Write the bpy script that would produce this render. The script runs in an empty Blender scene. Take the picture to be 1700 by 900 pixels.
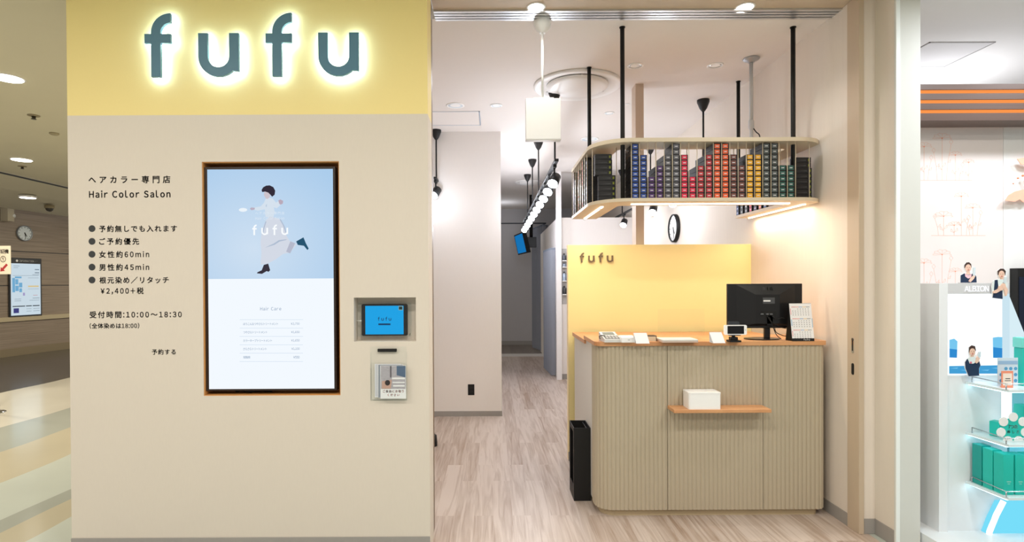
import bpy, bmesh, math, random
from mathutils import Vector, Matrix
random.seed(7)
sc = bpy.context.scene
COL = sc.collection

# ------------------------------------------------------------------ camera
FPX, CAMH = 920.0, 1.40          # focal length in pixels of the 1700 px frame, camera height
PITCH, ROLL = 0.0071, 0.0050
VPX, VPY = 818.0, 468.0          # where the +Y axis meets the frame
RC = (Matrix.Rotation(math.pi/2 - PITCH, 3, 'X') @ Matrix.Rotation(-ROLL, 3, 'Z'))
_d = RC.transposed() @ Vector((0, 1, 0))
CX = VPX - FPX*_d.x/(-_d.z)
CY = VPY + FPX*_d.y/(-_d.z)
cam_data = bpy.data.cameras.new('camera')
cam = bpy.data.objects.new('camera', cam_data); COL.objects.link(cam)
cam.location = (0, 0, CAMH)
cam.rotation_euler = RC.to_euler()
cam_data.sensor_width = 36.0
cam_data.lens = 36.0*FPX/1700.0
cam_data.shift_x = (850.0 - CX)/1700.0
cam_data.shift_y = (CY - 450.0)/1700.0
cam_data.clip_start = 0.05
sc.camera = cam

def ray(x, y):
    return RC @ Vector(((x-CX)/FPX, -(y-CY)/FPX, -1.0))
def AT(x, y, Y):                 # point of the depth plane Y seen at a pixel
    d = ray(x, y); t = Y/d.y
    return Vector((d.x*t, Y, CAMH + d.z*t))
def XA(x, y, Y): return AT(x, y, Y).x
def ZA(x, y, Y): return AT(x, y, Y).z
def HZ(x, y, z):                 # point of the horizontal plane z seen at a pixel
    d = ray(x, y); t = (z-CAMH)/d.z
    return Vector((d.x*t, d.y*t, z))
def FL(x, y): return HZ(x, y, 0.0)

# ------------------------------------------------------------------ world, exposure
def s2l(c):
    c /= 255.0
    return c/12.92 if c <= 0.04045 else ((c+0.055)/1.055)**2.4
def rgb(r, g, b): return (s2l(r), s2l(g), s2l(b), 1.0)
w = bpy.data.worlds.new('world'); sc.world = w; w.use_nodes = True
w.node_tree.nodes['Background'].inputs[0].default_value = rgb(255, 250, 244)
w.node_tree.nodes['Background'].inputs[1].default_value = 0.42
vs = sc.view_settings
vs.view_transform = 'Standard'; vs.look = 'None'; vs.gamma = 1.0; vs.use_curve_mapping = False
vs.exposure = 0.0
sc.cycles.max_bounces = 7
sc.cycles.diffuse_bounces = 5
sc.cycles.transparent_max_bounces = 10

CEIL = 2.962                     # salon ceiling
MCEIL = 3.02                     # mall ceiling
YF = 2.875                       # front face of the shop front
def aim(o, d):
    o.rotation_euler = Vector(d).to_track_quat('-Z', 'Y').to_euler()
def area_lamp(name, loc, size, power, color=(255, 246, 232), d=(0, 0, -1), size_y=None, spread=None):
    l = bpy.data.lights.new(name, 'AREA'); l.energy = power; l.color = rgb(*color)[:3]
    if size_y: l.shape = 'RECTANGLE'; l.size = size; l.size_y = size_y
    else: l.shape = 'DISK'; l.size = size
    if spread: l.spread = spread
    o = bpy.data.objects.new(name, l); COL.objects.link(o); o.location = loc; aim(o, d)
    return o
def spot_lamp(name, loc, d, power, angle=100, blend=0.6, color=(255, 250, 244), radius=0.04):
    l = bpy.data.lights.new(name, 'SPOT'); l.energy = power; l.color = rgb(*color)[:3]
    l.spot_size = math.radians(angle); l.spot_blend = blend; l.shadow_soft_size = radius
    o = bpy.data.objects.new(name, l); COL.objects.link(o); o.location = loc; aim(o, d)
    return o
# downlights of the mall ceiling over the walkway in front of the shop
for ix, lx in enumerate((-4.2, -2.1, 0.0, 2.1)):
    for ly in (1.0, -0.9):
        area_lamp('mall_downlight_lamp', (lx, ly, MCEIL-0.02), 0.3, 28, (255, 248, 239))
for lx, ly in ((-4.6, 4.6), (-6.9, 6.6), (-7.9, 9.6), (-6.0, 12.0)):
    area_lamp('mall_downlight_lamp', (lx, ly, MCEIL-0.10), 0.22, 115, (255, 244, 222))

# bare-headed spots of the salon tracks, then added fill lamps that belong to no fitting
def point_lamp(name, loc, power, color=(238, 244, 255), r=0.05):
    l = bpy.data.lights.new(name, 'POINT'); l.energy = power; l.color = rgb(*color)[:3]; l.shadow_soft_size = r
    o = bpy.data.objects.new(name, l); COL.objects.link(o); o.location = loc
    return o
for y in (4.7, 5.7, 6.7, 7.7): point_lamp('track_lamp', (0.42, y, 2.14), 14)
for y in (5.6, 7.0): point_lamp('track_lamp', (1.68, y, 2.12), 7)
point_lamp('track_lamp', (-0.56, 5.45, 2.22), 4)
for x, y in ((-1.2, 4.4), (0.2, 6.3), (0.1, 4.2)):
    area_lamp('salon_ceiling_lamp', (x, y, CEIL-0.03), 0.25, 4, (250, 250, 255))
point_lamp('passage_lamp', (0.2, 10.9, 2.6), 5)  # added to brighten the far end of the passage
# lights of the neighbouring shop
for x, y in ((2.75, 2.4), (3.5, 2.5)):
    area_lamp('neighbour_lamp', (x, y, 2.85), 0.3, 17, (244, 249, 255))
area_lamp('neighbour_lamp', (3.2, 4.2, 2.3), 0.5, 10, (250, 252, 255), d=(0, 0, 1))

for z in (0.86, 0.59, 0.34):
    area_lamp('unit_strip_lamp', (2.75, 2.76, z), 0.4, 1.6, (150, 232, 255), size_y=0.02)

# ------------------------------------------------------------------ materials
MATS = {}
def mat(name, col, rough=0.6, metal=0.0, emit=0.0, alpha=None, trans=0.0, spec=0.5, noise=0.0, nscale=(30, 30, 30), bump=0.0, coat=0.0, ior=1.45):
    if name in MATS: return MATS[name]
    m = bpy.data.materials.new(name); m.use_nodes = True
    nt = m.node_tree; b = nt.nodes['Principled BSDF']
    c = rgb(*col) if max(col) > 1.0 else tuple(col)+(1.0,)
    b.inputs['Base Color'].default_value = c
    b.inputs['Roughness'].default_value = rough
    b.inputs['Metallic'].default_value = metal
    b.inputs['Specular IOR Level'].default_value = spec
    b.inputs['Coat Weight'].default_value = coat
    b.inputs['IOR'].default_value = ior
    if trans: b.inputs['Transmission Weight'].default_value = trans
    if alpha is not None: b.inputs['Alpha'].default_value = alpha
    if emit:
        b.inputs['Emission Color'].default_value = c
        b.inputs['Emission Strength'].default_value = emit
    if noise or bump:
        tc = nt.nodes.new('ShaderNodeTexCoord'); mp = nt.nodes.new('ShaderNodeMapping')
        mp.inputs['Scale'].default_value = nscale
        nz = nt.nodes.new('ShaderNodeTexNoise'); nz.inputs['Scale'].default_value = 1.0; nz.inputs['Detail'].default_value = 3
        nt.links.new(tc.outputs['Object'], mp.inputs[0]); nt.links.new(mp.outputs[0], nz.inputs['Vector'])
        if noise:
            rmp = nt.nodes.new('ShaderNodeMapRange')
            rmp.inputs['To Min'].default_value = 1-noise; rmp.inputs['To Max'].default_value = 1+noise
            nt.links.new(nz.outputs['Fac'], rmp.inputs['Value'])
            mx = nt.nodes.new('ShaderNodeVectorMath'); mx.operation = 'SCALE'
            mx.inputs[0].default_value = c[:3]
            nt.links.new(rmp.outputs[0], mx.inputs['Scale'])
            nt.links.new(mx.outputs[0], b.inputs['Base Color'])
        if bump:
            bp = nt.nodes.new('ShaderNodeBump'); bp.inputs['Strength'].default_value = bump; bp.inputs['Distance'].default_value = 0.002
            nt.links.new(nz.outputs['Fac'], bp.inputs['Height']); nt.links.new(bp.outputs[0], b.inputs['Normal'])
    MATS[name] = m
    return m
def glow(name, col, strength=1.0):          # something that gives off light
    if name in MATS: return MATS[name]
    m = bpy.data.materials.new(name); m.use_nodes = True
    nt = m.node_tree; nt.nodes.remove(nt.nodes['Principled BSDF'])
    e = nt.nodes.new('ShaderNodeEmission'); e.inputs[0].default_value = rgb(*col); e.inputs[1].default_value = strength
    nt.links.new(e.outputs[0], nt.nodes['Material Output'].inputs[0])
    MATS[name] = m
    return m
def acrylic(name, tint=(253, 254, 254), f=0.10):
    if name in MATS: return MATS[name]
    m = bpy.data.materials.new(name); m.use_nodes = True
    nt = m.node_tree; nt.nodes.remove(nt.nodes['Principled BSDF'])
    t = nt.nodes.new('ShaderNodeBsdfTransparent'); t.inputs[0].default_value = rgb(*tint)
    g = nt.nodes.new('ShaderNodeBsdfGlossy'); g.inputs['Roughness'].default_value = 0.05
    lw = nt.nodes.new('ShaderNodeLayerWeight'); lw.inputs['Blend'].default_value = 0.25
    pw = nt.nodes.new('ShaderNodeMath'); pw.operation = 'POWER'; pw.inputs[1].default_value = 4.0
    nt.links.new(lw.outputs['Facing'], pw.inputs[0])
    fr = nt.nodes.new('ShaderNodeMath'); fr.operation = 'MULTIPLY_ADD'; fr.inputs[1].default_value = 0.25; fr.inputs[2].default_value = 0.014
    nt.links.new(pw.outputs[0], fr.inputs[0])
    mx = nt.nodes.new('ShaderNodeMixShader')
    nt.links.new(fr.outputs[0], mx.inputs[0]); nt.links.new(t.outputs[0], mx.inputs[1]); nt.links.new(g.outputs[0], mx.inputs[2])
    nt.links.new(mx.outputs[0], nt.nodes['Material Output'].inputs[0])
    MATS[name] = m
    return m
def plank_mat(name, c1, c2, pw, pl, rough=0.45, along='Y', grain=0.35):
    m = bpy.data.materials.new(name); m.use_nodes = True
    nt = m.node_tree; b = nt.nodes['Principled BSDF']; N = nt.nodes.new; L = nt.links.new
    tc = N('ShaderNodeTexCoord'); mp = N('ShaderNodeMapping')
    mp.inputs['Rotation'].default_value = (0, 0, math.pi/2 if along == 'Y' else 0)
    L(tc.outputs['Object'], mp.inputs[0])
    br = N('ShaderNodeTexBrick'); br.offset = 0.37; br.offset_frequency = 2
    br.inputs['Scale'].default_value = 1.0
    br.inputs['Brick Width'].default_value = pl; br.inputs['Row Height'].default_value = pw
    br.inputs['Mortar Size'].default_value = 0.0007; br.inputs['Mortar Smooth'].default_value = 0.3
    br.inputs['Color1'].default_value = (0, 0, 0, 1); br.inputs['Color2'].default_value = (1, 1, 1, 1)
    br.inputs['Mortar'].default_value = (0.2, 0.2, 0.2, 1)
    L(mp.outputs[0], br.inputs['Vector'])
    # every plank shifts its grain
    sh = N('ShaderNodeVectorMath'); sh.operation = 'SCALE'; sh.inputs['Scale'].default_value = 7.3
    L(br.outputs['Color'], sh.inputs[0])
    ad = N('ShaderNodeVectorMath'); ad.operation = 'ADD'
    L(mp.outputs[0], ad.inputs[0]); L(sh.outputs[0], ad.inputs[1])
    m2 = N('ShaderNodeMapping'); m2.inputs['Scale'].default_value = (1.6, 26, 1); L(ad.outputs[0], m2.inputs[0])
    nz = N('ShaderNodeTexNoise'); nz.inputs['Scale'].default_value = 1.0; nz.inputs['Detail'].default_value = 6; nz.inputs['Distortion'].default_value = 1.2
    L(m2.outputs[0], nz.inputs['Vector'])
    m3 = N('ShaderNodeMapping'); m3.inputs['Scale'].default_value = (5, 150, 1); L(ad.outputs[0], m3.inputs[0])
    n2 = N('ShaderNodeTexNoise'); n2.inputs['Scale'].default_value = 1.0; n2.inputs['Detail'].default_value = 2
    L(m3.outputs[0], n2.inputs['Vector'])
    mx = N('ShaderNodeMix'); mx.data_type = 'RGBA'
    mx.inputs['A'].default_value = rgb(*c1); mx.inputs['B'].default_value = rgb(*c2)
    ma = N('ShaderNodeMath'); ma.operation = 'MULTIPLY_ADD'; ma.inputs[1].default_value = 0.55; ma.inputs[2].default_value = -0.04
    sx = N('ShaderNodeSeparateColor'); L(br.outputs['Color'], sx.inputs[0]); L(sx.outputs[0], ma.inputs[0])
    mb = N('ShaderNodeMapRange'); mb.inputs['From Min'].default_value = 0.32; mb.inputs['From Max'].default_value = 0.68
    mb.inputs['To Min'].default_value = -grain; mb.inputs['To Max'].default_value = grain*1.4
    L(nz.outputs['Fac'], mb.inputs['Value'])
    mc = N('ShaderNodeMath'); mc.operation = 'ADD'; L(ma.outputs[0], mc.inputs[0]); L(mb.outputs[0], mc.inputs[1])
    md = N('ShaderNodeMath'); md.operation = 'MULTIPLY_ADD'; md.inputs[1].default_value = 0.35; md.inputs[2].default_value = -0.17
    L(n2.outputs['Fac'], md.inputs[0])
    me = N('ShaderNodeMath'); me.operation = 'ADD'; me.use_clamp = True
    L(mc.outputs[0], me.inputs[0]); L(md.outputs[0], me.inputs[1]); L(me.outputs[0], mx.inputs['Factor'])
    L(mx.outputs['Result'], b.inputs['Base Color'])
    b.inputs['Roughness'].default_value = rough
    MATS[name] = m
    return m
# ------------------------------------------------------------------ mesh builder
class MB:
    def __init__(s): s.bm = bmesh.new()
    def _faces(s, fs, m, smooth=False):
        for f in fs: f.material_index = m; f.smooth = smooth
    def box(s, x0, x1, y0, y1, z0, z1, m=0, bev=0.0, seg=2):
        if x0 > x1: x0, x1 = x1, x0
        if y0 > y1: y0, y1 = y1, y0
        if z0 > z1: z0, z1 = z1, z0
        v = [s.bm.verts.new(p) for p in ((x0,y0,z0),(x1,y0,z0),(x1,y1,z0),(x0,y1,z0),(x0,y0,z1),(x1,y0,z1),(x1,y1,z1),(x0,y1,z1))]
        fs = [s.bm.faces.new([v[i] for i in q]) for q in ((3,2,1,0),(4,5,6,7),(0,1,5,4),(1,2,6,5),(2,3,7,6),(3,0,4,7))]
        s._faces(fs, m)
        if bev > 0:
            es = list({e for f in fs for e in f.edges})
            r = bmesh.ops.bevel(s.bm, geom=es, offset=bev, segments=seg, affect='EDGES', profile=0.5)
            s._faces(r['faces'], m, True)
        return s
    def prism(s, pts, axis, a, b, m=0):
        def P(p, t):
            if axis == 'y': return (p[0], t, p[1])
            if axis == 'z': return (p[0], p[1], t)
            return (t, p[0], p[1])
        v0 = [s.bm.verts.new(P(p, a)) for p in pts]; v1 = [s.bm.verts.new(P(p, b)) for p in pts]
        n = len(pts)
        fs = [s.bm.faces.new(v0), s.bm.faces.new(v1[::-1])]
        for i in range(n):
            fs.append(s.bm.faces.new([v0[(i+1) % n], v0[i], v1[i], v1[(i+1) % n]]))
        s._faces(fs, m)
        return s
    def hull(s, ring0, ring1, m=0):          # two matching 3D rings joined into a closed body
        v0 = [s.bm.verts.new(p) for p in ring0]; v1 = [s.bm.verts.new(p) for p in ring1]; n = len(v0)
        fs = [s.bm.faces.new(v0), s.bm.faces.new(v1[::-1])]
        for i in range(n): fs.append(s.bm.faces.new([v0[(i+1) % n], v0[i], v1[i], v1[(i+1) % n]]))
        s._faces(fs, m)
        return s
    def quad(s, pts, m=0):
        s._faces([s.bm.faces.new([s.bm.verts.new(p) for p in pts])], m); return s
    def tube(s, path, r, n=10, m=0, caps=True):
        path = [Vector(p) for p in path]
        rr = r if isinstance(r, (list, tuple)) else [r]*len(path)
        rings = []; up = None
        for i, p in enumerate(path):
            t = (path[min(i+1, len(path)-1)] - path[max(i-1, 0)]).normalized()
            if up is None:
                up = t.orthogonal().normalized()
            else:
                up = (up - t*up.dot(t))
                up = up.normalized() if up.length > 1e-6 else t.orthogonal().normalized()
            b = t.cross(up)
            rings.append([s.bm.verts.new(p + (up*math.cos(2*math.pi*k/n) + b*math.sin(2*math.pi*k/n))*rr[i]) for k in range(n)])
        for a, b in zip(rings, rings[1:]):
            s._faces([s.bm.faces.new([a[k], a[(k+1) % n], b[(k+1) % n], b[k]]) for k in range(n)], m, True)
        if caps: s._faces([s.bm.faces.new(rings[0][::-1]), s.bm.faces.new(rings[-1])], m)
        return s
    def lathe(s, c, prof, n=32, m=0, axis='z', smooth=True):
        rings = []
        for r, h in prof:
            ring = []
            for k in range(n):
                a = 2*math.pi*k/n; u, v = r*math.cos(a), r*math.sin(a)
                p = (c[0]+u, c[1]+v, c[2]+h) if axis == 'z' else ((c[0]+u, c[1]+h, c[2]+v) if axis == 'y' else (c[0]+h, c[1]+u, c[2]+v))
                ring.append(s.bm.verts.new(p))
            rings.append(ring)
        for a, b in zip(rings, rings[1:]):
            s._faces([s.bm.faces.new([a[k], a[(k+1) % n], b[(k+1) % n], b[k]]) for k in range(n)], m, smooth)
        s._faces([s.bm.faces.new(rings[0][::-1]), s.bm.faces.new(rings[-1])], m)
        return s
    def ball(s, c, r, m=0, sx=1, sy=1, sz=1, n=16):
        r_ = bmesh.ops.create_uvsphere(s.bm, u_segments=n, v_segments=max(6, n//2), radius=r, matrix=Matrix.Translation(c) @ Matrix.Diagonal((sx, sy, sz, 1)))
        s._faces({f for v in r_['verts'] for f in v.link_faces}, m, True)
        return s
    def sheet(s, pts, z0, z1, th, m=0):      # an upright sheet over a plan polyline
        n = len(pts); off = []
        for i in range(n):
            t = (Vector(pts[min(i+1, n-1)]) - Vector(pts[max(i-1, 0)])).normalized()
            off.append((pts[i][0]-t.y*th, pts[i][1]+t.x*th))
        ring = list(pts) + off[::-1]
        s.prism(ring, 'z', z0, z1, m)
        return s

def wloc(o):
    v = Vector((0, 0, 0))
    while o is not None: v = v + o.location; o = o.parent
    return v
def put(name, me, mats, parent=None, label=None, smooth_angle=None):
    o = bpy.data.objects.new(name, me); COL.objects.link(o)
    for x in (mats if isinstance(mats, (list, tuple)) else [mats]): me.materials.append(x)
    if parent is not None:
        o.parent = parent; off = wloc(parent)
    else:
        xs = [v.co for v in me.vertices]
        off = Vector(((min(v.x for v in xs)+max(v.x for v in xs))/2, (min(v.y for v in xs)+max(v.y for v in xs))/2, min(v.z for v in xs)))
        o.location = off
    me.transform(Matrix.Translation(-off))
    if label: o['label'] = label
    return o
def obj(name, mb, mats, parent=None, label=None):
    bmesh.ops.recalc_face_normals(mb.bm, faces=mb.bm.faces)
    me = bpy.data.meshes.new(name); mb.bm.to_mesh(me); mb.bm.free()
    return put(name, me, mats, parent, label)
def thing(name, label, cat, loc, group=None):
    o = bpy.data.objects.new(name, None); COL.objects.link(o); o.location = loc
    o.empty_display_size = 0.05
    return tag(o, label, cat, group)
def tag(o, label, cat, group=None):
    o['label'] = label; o['category'] = cat
    if group: o['group'] = group
    return o
def struct(name, mb, mats, parent=None, label=None):
    o = obj(name, mb, mats, parent, label); o['kind'] = 'structure'
    return o
def copy_tree(o, parent=None):
    c = o.copy(); COL.objects.link(c)
    if parent is not None: c.parent = parent
    for ch in list(o.children): copy_tree(ch, c)
    return c

# writing: flat raised lettering set from Blender's own font, fitted to a box u0..u1, v0..v1 on a plane
GLYPH = {}
def glyph(ch, bold):
    ch = {'\u00a5': '\uffe5'}.get(ch, ch)
    if 0x21 <= ord(ch) <= 0x7e: ch = chr(ord(ch)+0xfee0)          # sans-serif full-width forms
    kk = (ch, bold)
    if kk not in GLYPH:
        cu = bpy.data.curves.new('lettering', 'FONT'); cu.body = ch; cu.size = 1.0; cu.resolution_u = 3; cu.offset = bold; cu.fill_mode = 'FRONT'
        ob = bpy.data.objects.new('lettering', cu); COL.objects.link(ob)
        bpy.context.view_layer.update()
        me = bpy.data.meshes.new_from_object(ob.evaluated_get(bpy.context.evaluated_depsgraph_get()))
        GLYPH[kk] = ([(v.co.x, v.co.y) for v in me.vertices], [tuple(p.vertices) for p in me.polygons])
        bpy.data.objects.remove(ob); bpy.data.curves.remove(cu); bpy.data.meshes.remove(me)
    return GLYPH[kk]
def lettering(name, s, O, U, V, box, material, parent, bold=0.0, th=0.0008, label=None):
    u0, u1, v0, v1 = box
    O, U, V = Vector(O), Vector(U).normalized(), Vector(V).normalized(); Nn = U.cross(V)
    vs_, fs_, x, n, first = [], [], 0.0, 0, True
    for ch in s:
        if ch == ' ': x += 0.34; continue
        gv, gf = glyph(ch, 0.0)
        if not gv: x += 0.5; continue
        lo, hi = min(p[0] for p in gv), max(p[0] for p in gv)
        latin = ord(ch) < 0x100 or ch in '\uff1a'
        sx = 0.86 if latin and ch not in '.,:' else 1.0
        off = x - lo*sx + 0.04 if latin else x
        base = len(vs_)
        hb_ = bold*0.55
        for ox, oy in (((-hb_, -hb_), (hb_, -hb_), (hb_, hb_), (-hb_, hb_)) if bold else ((0, 0),)):      # heavier strokes
            base = len(vs_)
            vs_ += [(p[0]*sx+off+ox, p[1]+oy, n) for p in gv]; fs_ += [tuple(i+base for i in f) for f in gf]
        x += ((hi-lo)*sx + 0.11) if latin else 1.0
        n += 1
    lo, hi = min(p[0] for p in vs_), max(p[0] for p in vs_); b0, b1 = min(p[1] for p in vs_), max(p[1] for p in vs_)
    want = (u1-u0)/(v1-v0)*(b1-b0)
    t = (want-(hi-lo))/(n-1) if n > 1 else 0.0
    t = max(-0.12, min(0.5, t))
    vs_ = [(p[0]+p[2]*t, p[1]) for p in vs_]
    lo, hi = min(p[0] for p in vs_), max(p[0] for p in vs_)
    kx, ky = (u1-u0)/(hi-lo), (v1-v0)/(b1-b0)
    me = bpy.data.meshes.new(name)
    me.from_pydata([tuple(O + U*(u0+(p[0]-lo)*kx) + V*(v0+(p[1]-b0)*ky) + Nn*th) for p in vs_], [], fs_)
    return put(name, me, material, parent, label)
def letter_px(name, s, px, Y, material, parent, bold=0.0, th=0.0008, label=None):   # on a frontal plane at depth Y, box given as seen
    x0, x1, y0, y1 = px
    a = AT(x0, y1, Y); b = AT(x1, y0, Y)
    return lettering(name, s, (0, Y, 0), (1, 0, 0), (0, 0, 1), (a.x, b.x, a.z, b.z), material, parent, bold, th, label)

def arc(cx, cy, r, a0, a1, n):
    return [(cx + r*math.cos(math.radians(a0+(a1-a0)*i/n)), cy + r*math.sin(math.radians(a0+(a1-a0)*i/n))) for i in range(n+1)]
def letter_f():          # origin at left end of crossbar, baseline; heights in the same unit
    p = [(35, 0), (85, 0), (85, 179), (139, 179), (139, 228), (85, 228)]
    p += arc(138, 234, 53, 180, 90, 10) + arc(138, 234, 103, 90, 180, 12)
    p += [(35, 228), (0, 228), (0, 179), (35, 179)]
    return p
def letter_u():
    p = [(0, 231), (50, 231)] + arc(107, 107, 57, 180, 360, 16) + [(164, 231), (215, 231), (215, 27), (183, 30)]
    p += arc(107, 107, 107, -45, -180, 16)
    return p
LOGO = ((0, letter_f), (286, letter_u), (645, letter_f), (925, letter_u))
LOGO_W, LOGO_H = 1140.0, 337.0
def logo_flat(name, O, U, V, width, material, parent, th=0.001, label=None):
    O, U, V = Vector(O), Vector(U).normalized(), Vector(V).normalized(); Nn = U.cross(V); k = width/LOGO_W
    mb = MB()
    for dx, fn in LOGO:
        mb.hull([O+U*((p[0]+dx)*k)+V*(p[1]*k) for p in fn()], [O+U*((p[0]+dx)*k)+V*(p[1]*k)+Nn*th for p in fn()])
    return obj(name, mb, material, parent, label)
def rrect(x0, x1, y0, y1, r, n=6):      # r: radii at (x0,y0),(x1,y0),(x1,y1),(x0,y1)
    if not isinstance(r, (list, tuple)): r = [r]*4
    out = []
    for (cx, cy, a), q in zip(((x0, y0, 180), (x1, y0, 270), (x1, y1, 0), (x0, y1, 90)), r):
        if q <= 0: out.append((cx, cy)); continue
        ox = cx + (q if cx == x0 else -q); oy = cy + (q if cy == y0 else -q)
        out += arc(ox, oy, q, a, a+90, n)
    return out
def disc(cx, cy, r, n=24): return [(cx+r*math.cos(2*math.pi*k/n), cy+r*math.sin(2*math.pi*k/n)) for k in range(n)]
# ------------------------------------------------------------------ shared materials
M_FACADE = mat('cream_facade', (220, 211, 199), 0.75, noise=0.02, nscale=(140, 140, 25), bump=0.05)
M_YELLOW = mat('yellow_fascia', (246, 226, 154), 0.6, noise=0.012, nscale=(90, 90, 90))
M_SKIRT = mat('grey_skirting', (158, 154, 150), 0.6, noise=0.03)
M_WALL = mat('white_wallpaper', (232, 227, 224), 0.85, noise=0.02, nscale=(120, 120, 12), bump=0.06)
M_WARM = mat('cream_wallpaper', (226, 216, 205), 0.8, noise=0.03, nscale=(60, 60, 4), bump=0.06)
M_CEIL = mat('ceiling_paper', (228, 222, 218), 0.9, noise=0.015, nscale=(25, 90, 90), bump=0.05)
M_MCEIL = mat('mall_ceiling_paint', (214, 208, 184), 0.8, noise=0.02, nscale=(3, 3, 3))
M_JAMB = mat('beige_jamb', (198, 180, 158), 0.55, noise=0.02, nscale=(80, 80, 6))
M_BROWN = mat('brown_metal', (120, 96, 70), 0.4, noise=0.03)
M_SILVER = mat('brushed_silver', (214, 216, 218), 0.3, 0.9, noise=0.03, nscale=(2, 200, 200))
M_GAP = mat('dark_groove', (70, 74, 80), 0.6, noise=0.03)
M_BLACK = mat('black_paint', (22, 22, 24), 0.45, noise=0.05)
M_SOFTBLACK = mat('matt_black', (14, 14, 15), 0.55, noise=0.05)
M_WHITE = mat('white_plastic', (246, 246, 246), 0.4, noise=0.01)
M_PAPER = mat('white_paper', (238, 238, 240), 0.8, noise=0.01)
M_OAK = plank_mat('red_oak', (214, 160, 112), (186, 122, 76), 0.08, 1.4, 0.4, 'X', 0.3)
M_FLUTE = mat('sage_beige_paint', (184, 172, 150), 0.5, noise=0.02, nscale=(20, 20, 8))
M_BOARD = mat('beige_laminate', (214, 200, 176), 0.5, noise=0.02, nscale=(20, 20, 20))
M_INK = mat('charcoal_vinyl', (58, 60, 62), 0.6, noise=0.03)
M_FLOOR = plank_mat('whitewashed_planks', (198, 184, 174), (150, 127, 109), 0.115, 0.92, 0.38, 'Y', 0.34)
M_CLEAR = acrylic('clear_acrylic')
M_CHROME = mat('chrome', (225, 228, 230), 0.12, 1.0, noise=0.01)
M_CURTAIN = mat('blue_grey_curtain', (138, 141, 150), 0.9, noise=0.05, nscale=(60, 60, 3))

def wall_niches(x0, x1, y0, y1, z0, z1, niches, m=0):
    """a wall whose front face (y0) has rectangular niches (a, b, c, d, depth)"""
    mb = MB(); bm = mb.bm
    xs = sorted({x0, x1} | {n[0] for n in niches} | {n[1] for n in niches})
    zs = sorted({z0, z1} | {n[2] for n in niches} | {n[3] for n in niches})
    V = {}
    def v(x, y, z):
        k = (round(x, 6), round(y, 6), round(z, 6))
        if k not in V: V[k] = bm.verts.new((x, y, z))
        return V[k]
    fs = []
    for i in range(len(xs)-1):
        for j in range(len(zs)-1):
            cx, cz = (xs[i]+xs[i+1])/2, (zs[j]+zs[j+1])/2
            hit = [n for n in niches if n[0] < cx < n[1] and n[2] < cz < n[3]]
            y = y0 + (hit[0][4] if hit else 0)
            fs.append(bm.faces.new([v(xs[i], y, zs[j]), v(xs[i+1], y, zs[j]), v(xs[i+1], y, zs[j+1]), v(xs[i], y, zs[j+1])]))
            fs.append(bm.faces.new([v(xs[i], y1, zs[j+1]), v(xs[i+1], y1, zs[j+1]), v(xs[i+1], y1, zs[j]), v(xs[i], y1, zs[j])]))
            def side(ax, bx, az, bz, outer, edge):
                out = outer
                if out: fs.append(bm.faces.new([v(ax, y0, az), v(bx, y0, bz), v(bx, y1, bz), v(ax, y1, az)]))
                if hit and edge: fs.append(bm.faces.new([v(ax, y0, az), v(bx, y0, bz), v(bx, y, bz), v(ax, y, az)]))
            n = hit[0] if hit else None
            side(xs[i], xs[i], zs[j], zs[j+1], i == 0, n and abs(xs[i]-n[0]) < 1e-6)
            side(xs[i+1], xs[i+1], zs[j], zs[j+1], i == len(xs)-2, n and abs(xs[i+1]-n[1]) < 1e-6)
            side(xs[i], xs[i+1], zs[j], zs[j], j == 0, n and abs(zs[j]-n[2]) < 1e-6)
            side(xs[i], xs[i+1], zs[j+1], zs[j+1], j == len(zs)-2, n and abs(zs[j+1]-n[3]) < 1e-6)
    for f in fs: f.material_index = m
    return mb

# ------------------------------------------------------------------ the shop front
XL, XR = XA(114.5, 450, YF), XA(711.5, 450, YF)
ZBAND = ZA(410, 190.5, YF)
YB = 3.05
N1 = (XA(336.5, 460, YF), XA(564, 460, YF), ZA(450, 657, YF), ZA(450, 268, YF), 0.105)
N2 = (XA(587.5, 530, YF), XA(690.5, 530, YF), ZA(640, 567, YF), ZA(640, 494, YF), 0.085)
wall_front = struct('wall_front', wall_niches(XL, XR, YF, YB, 0, ZBAND, [N1, N2]), M_FACADE)
fascia = struct('fascia_panel', MB().box(XL, XR, YF, YB, ZBAND, MCEIL), M_YELLOW, wall_front, 'pale yellow upper panel')
ZSK = ZA(410, 892, YF)
struct('baseboard_front', MB().box(XL, XR, YF-0.006, YF, 0, ZSK), M_SKIRT)
# dark frame of the opening behind the shop front, and the beige jamb on the right
XJ0 = XR + 0.0
struct('trim_1', MB().box(XR-0.09, XR-0.004, YB, YB+0.10, 0, CEIL), M_BROWN)
WRX = FL(1388, 860).x                        # inner face of the right-hand wall
YJ1, YJ0 = FL(1408.5, 874).y, FL(1429, 887.5).y
jamb = struct('trim_2', MB().box(WRX-0.006, WRX+0.022, YJ0, YJ1, 0, CEIL, bev=0.002), M_JAMB)
for (ya, yb, mm, nm) in ((561, 586, M_CHROME, 'strike_plate'), (603, 622, M_SOFTBLACK, 'lock_slot')):
    yy = FL(1417, 880).y
    za, zb = ZA(1414, yb, yy), ZA(1414, ya, yy)
    o = struct(nm, MB().prism(rrect(yy-0.014, yy+0.006, za, zb, 0.009, 5), 'x', WRX-0.0085, WRX-0.005), mm, jamb)
    if nm == 'strike_plate':
        struct('bolt_slot', MB().prism(rrect(yy-0.008, yy+0.000, za+0.012, zb-0.012, 0.003, 4), 'x', WRX-0.0095, WRX-0.0083), M_SOFTBLACK, o)
YW1 = FL(1445, 886).y
XW = XA(1453, 870, YW1)
YCOL = XW*FPX/(1488-VPX) + 0.01
XC1 = XA(1525, 450, YCOL)
struct('wall_right', MB().box(WRX, WRX+0.09, YW1, 12.6, 0, MCEIL), M_WARM)
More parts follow.
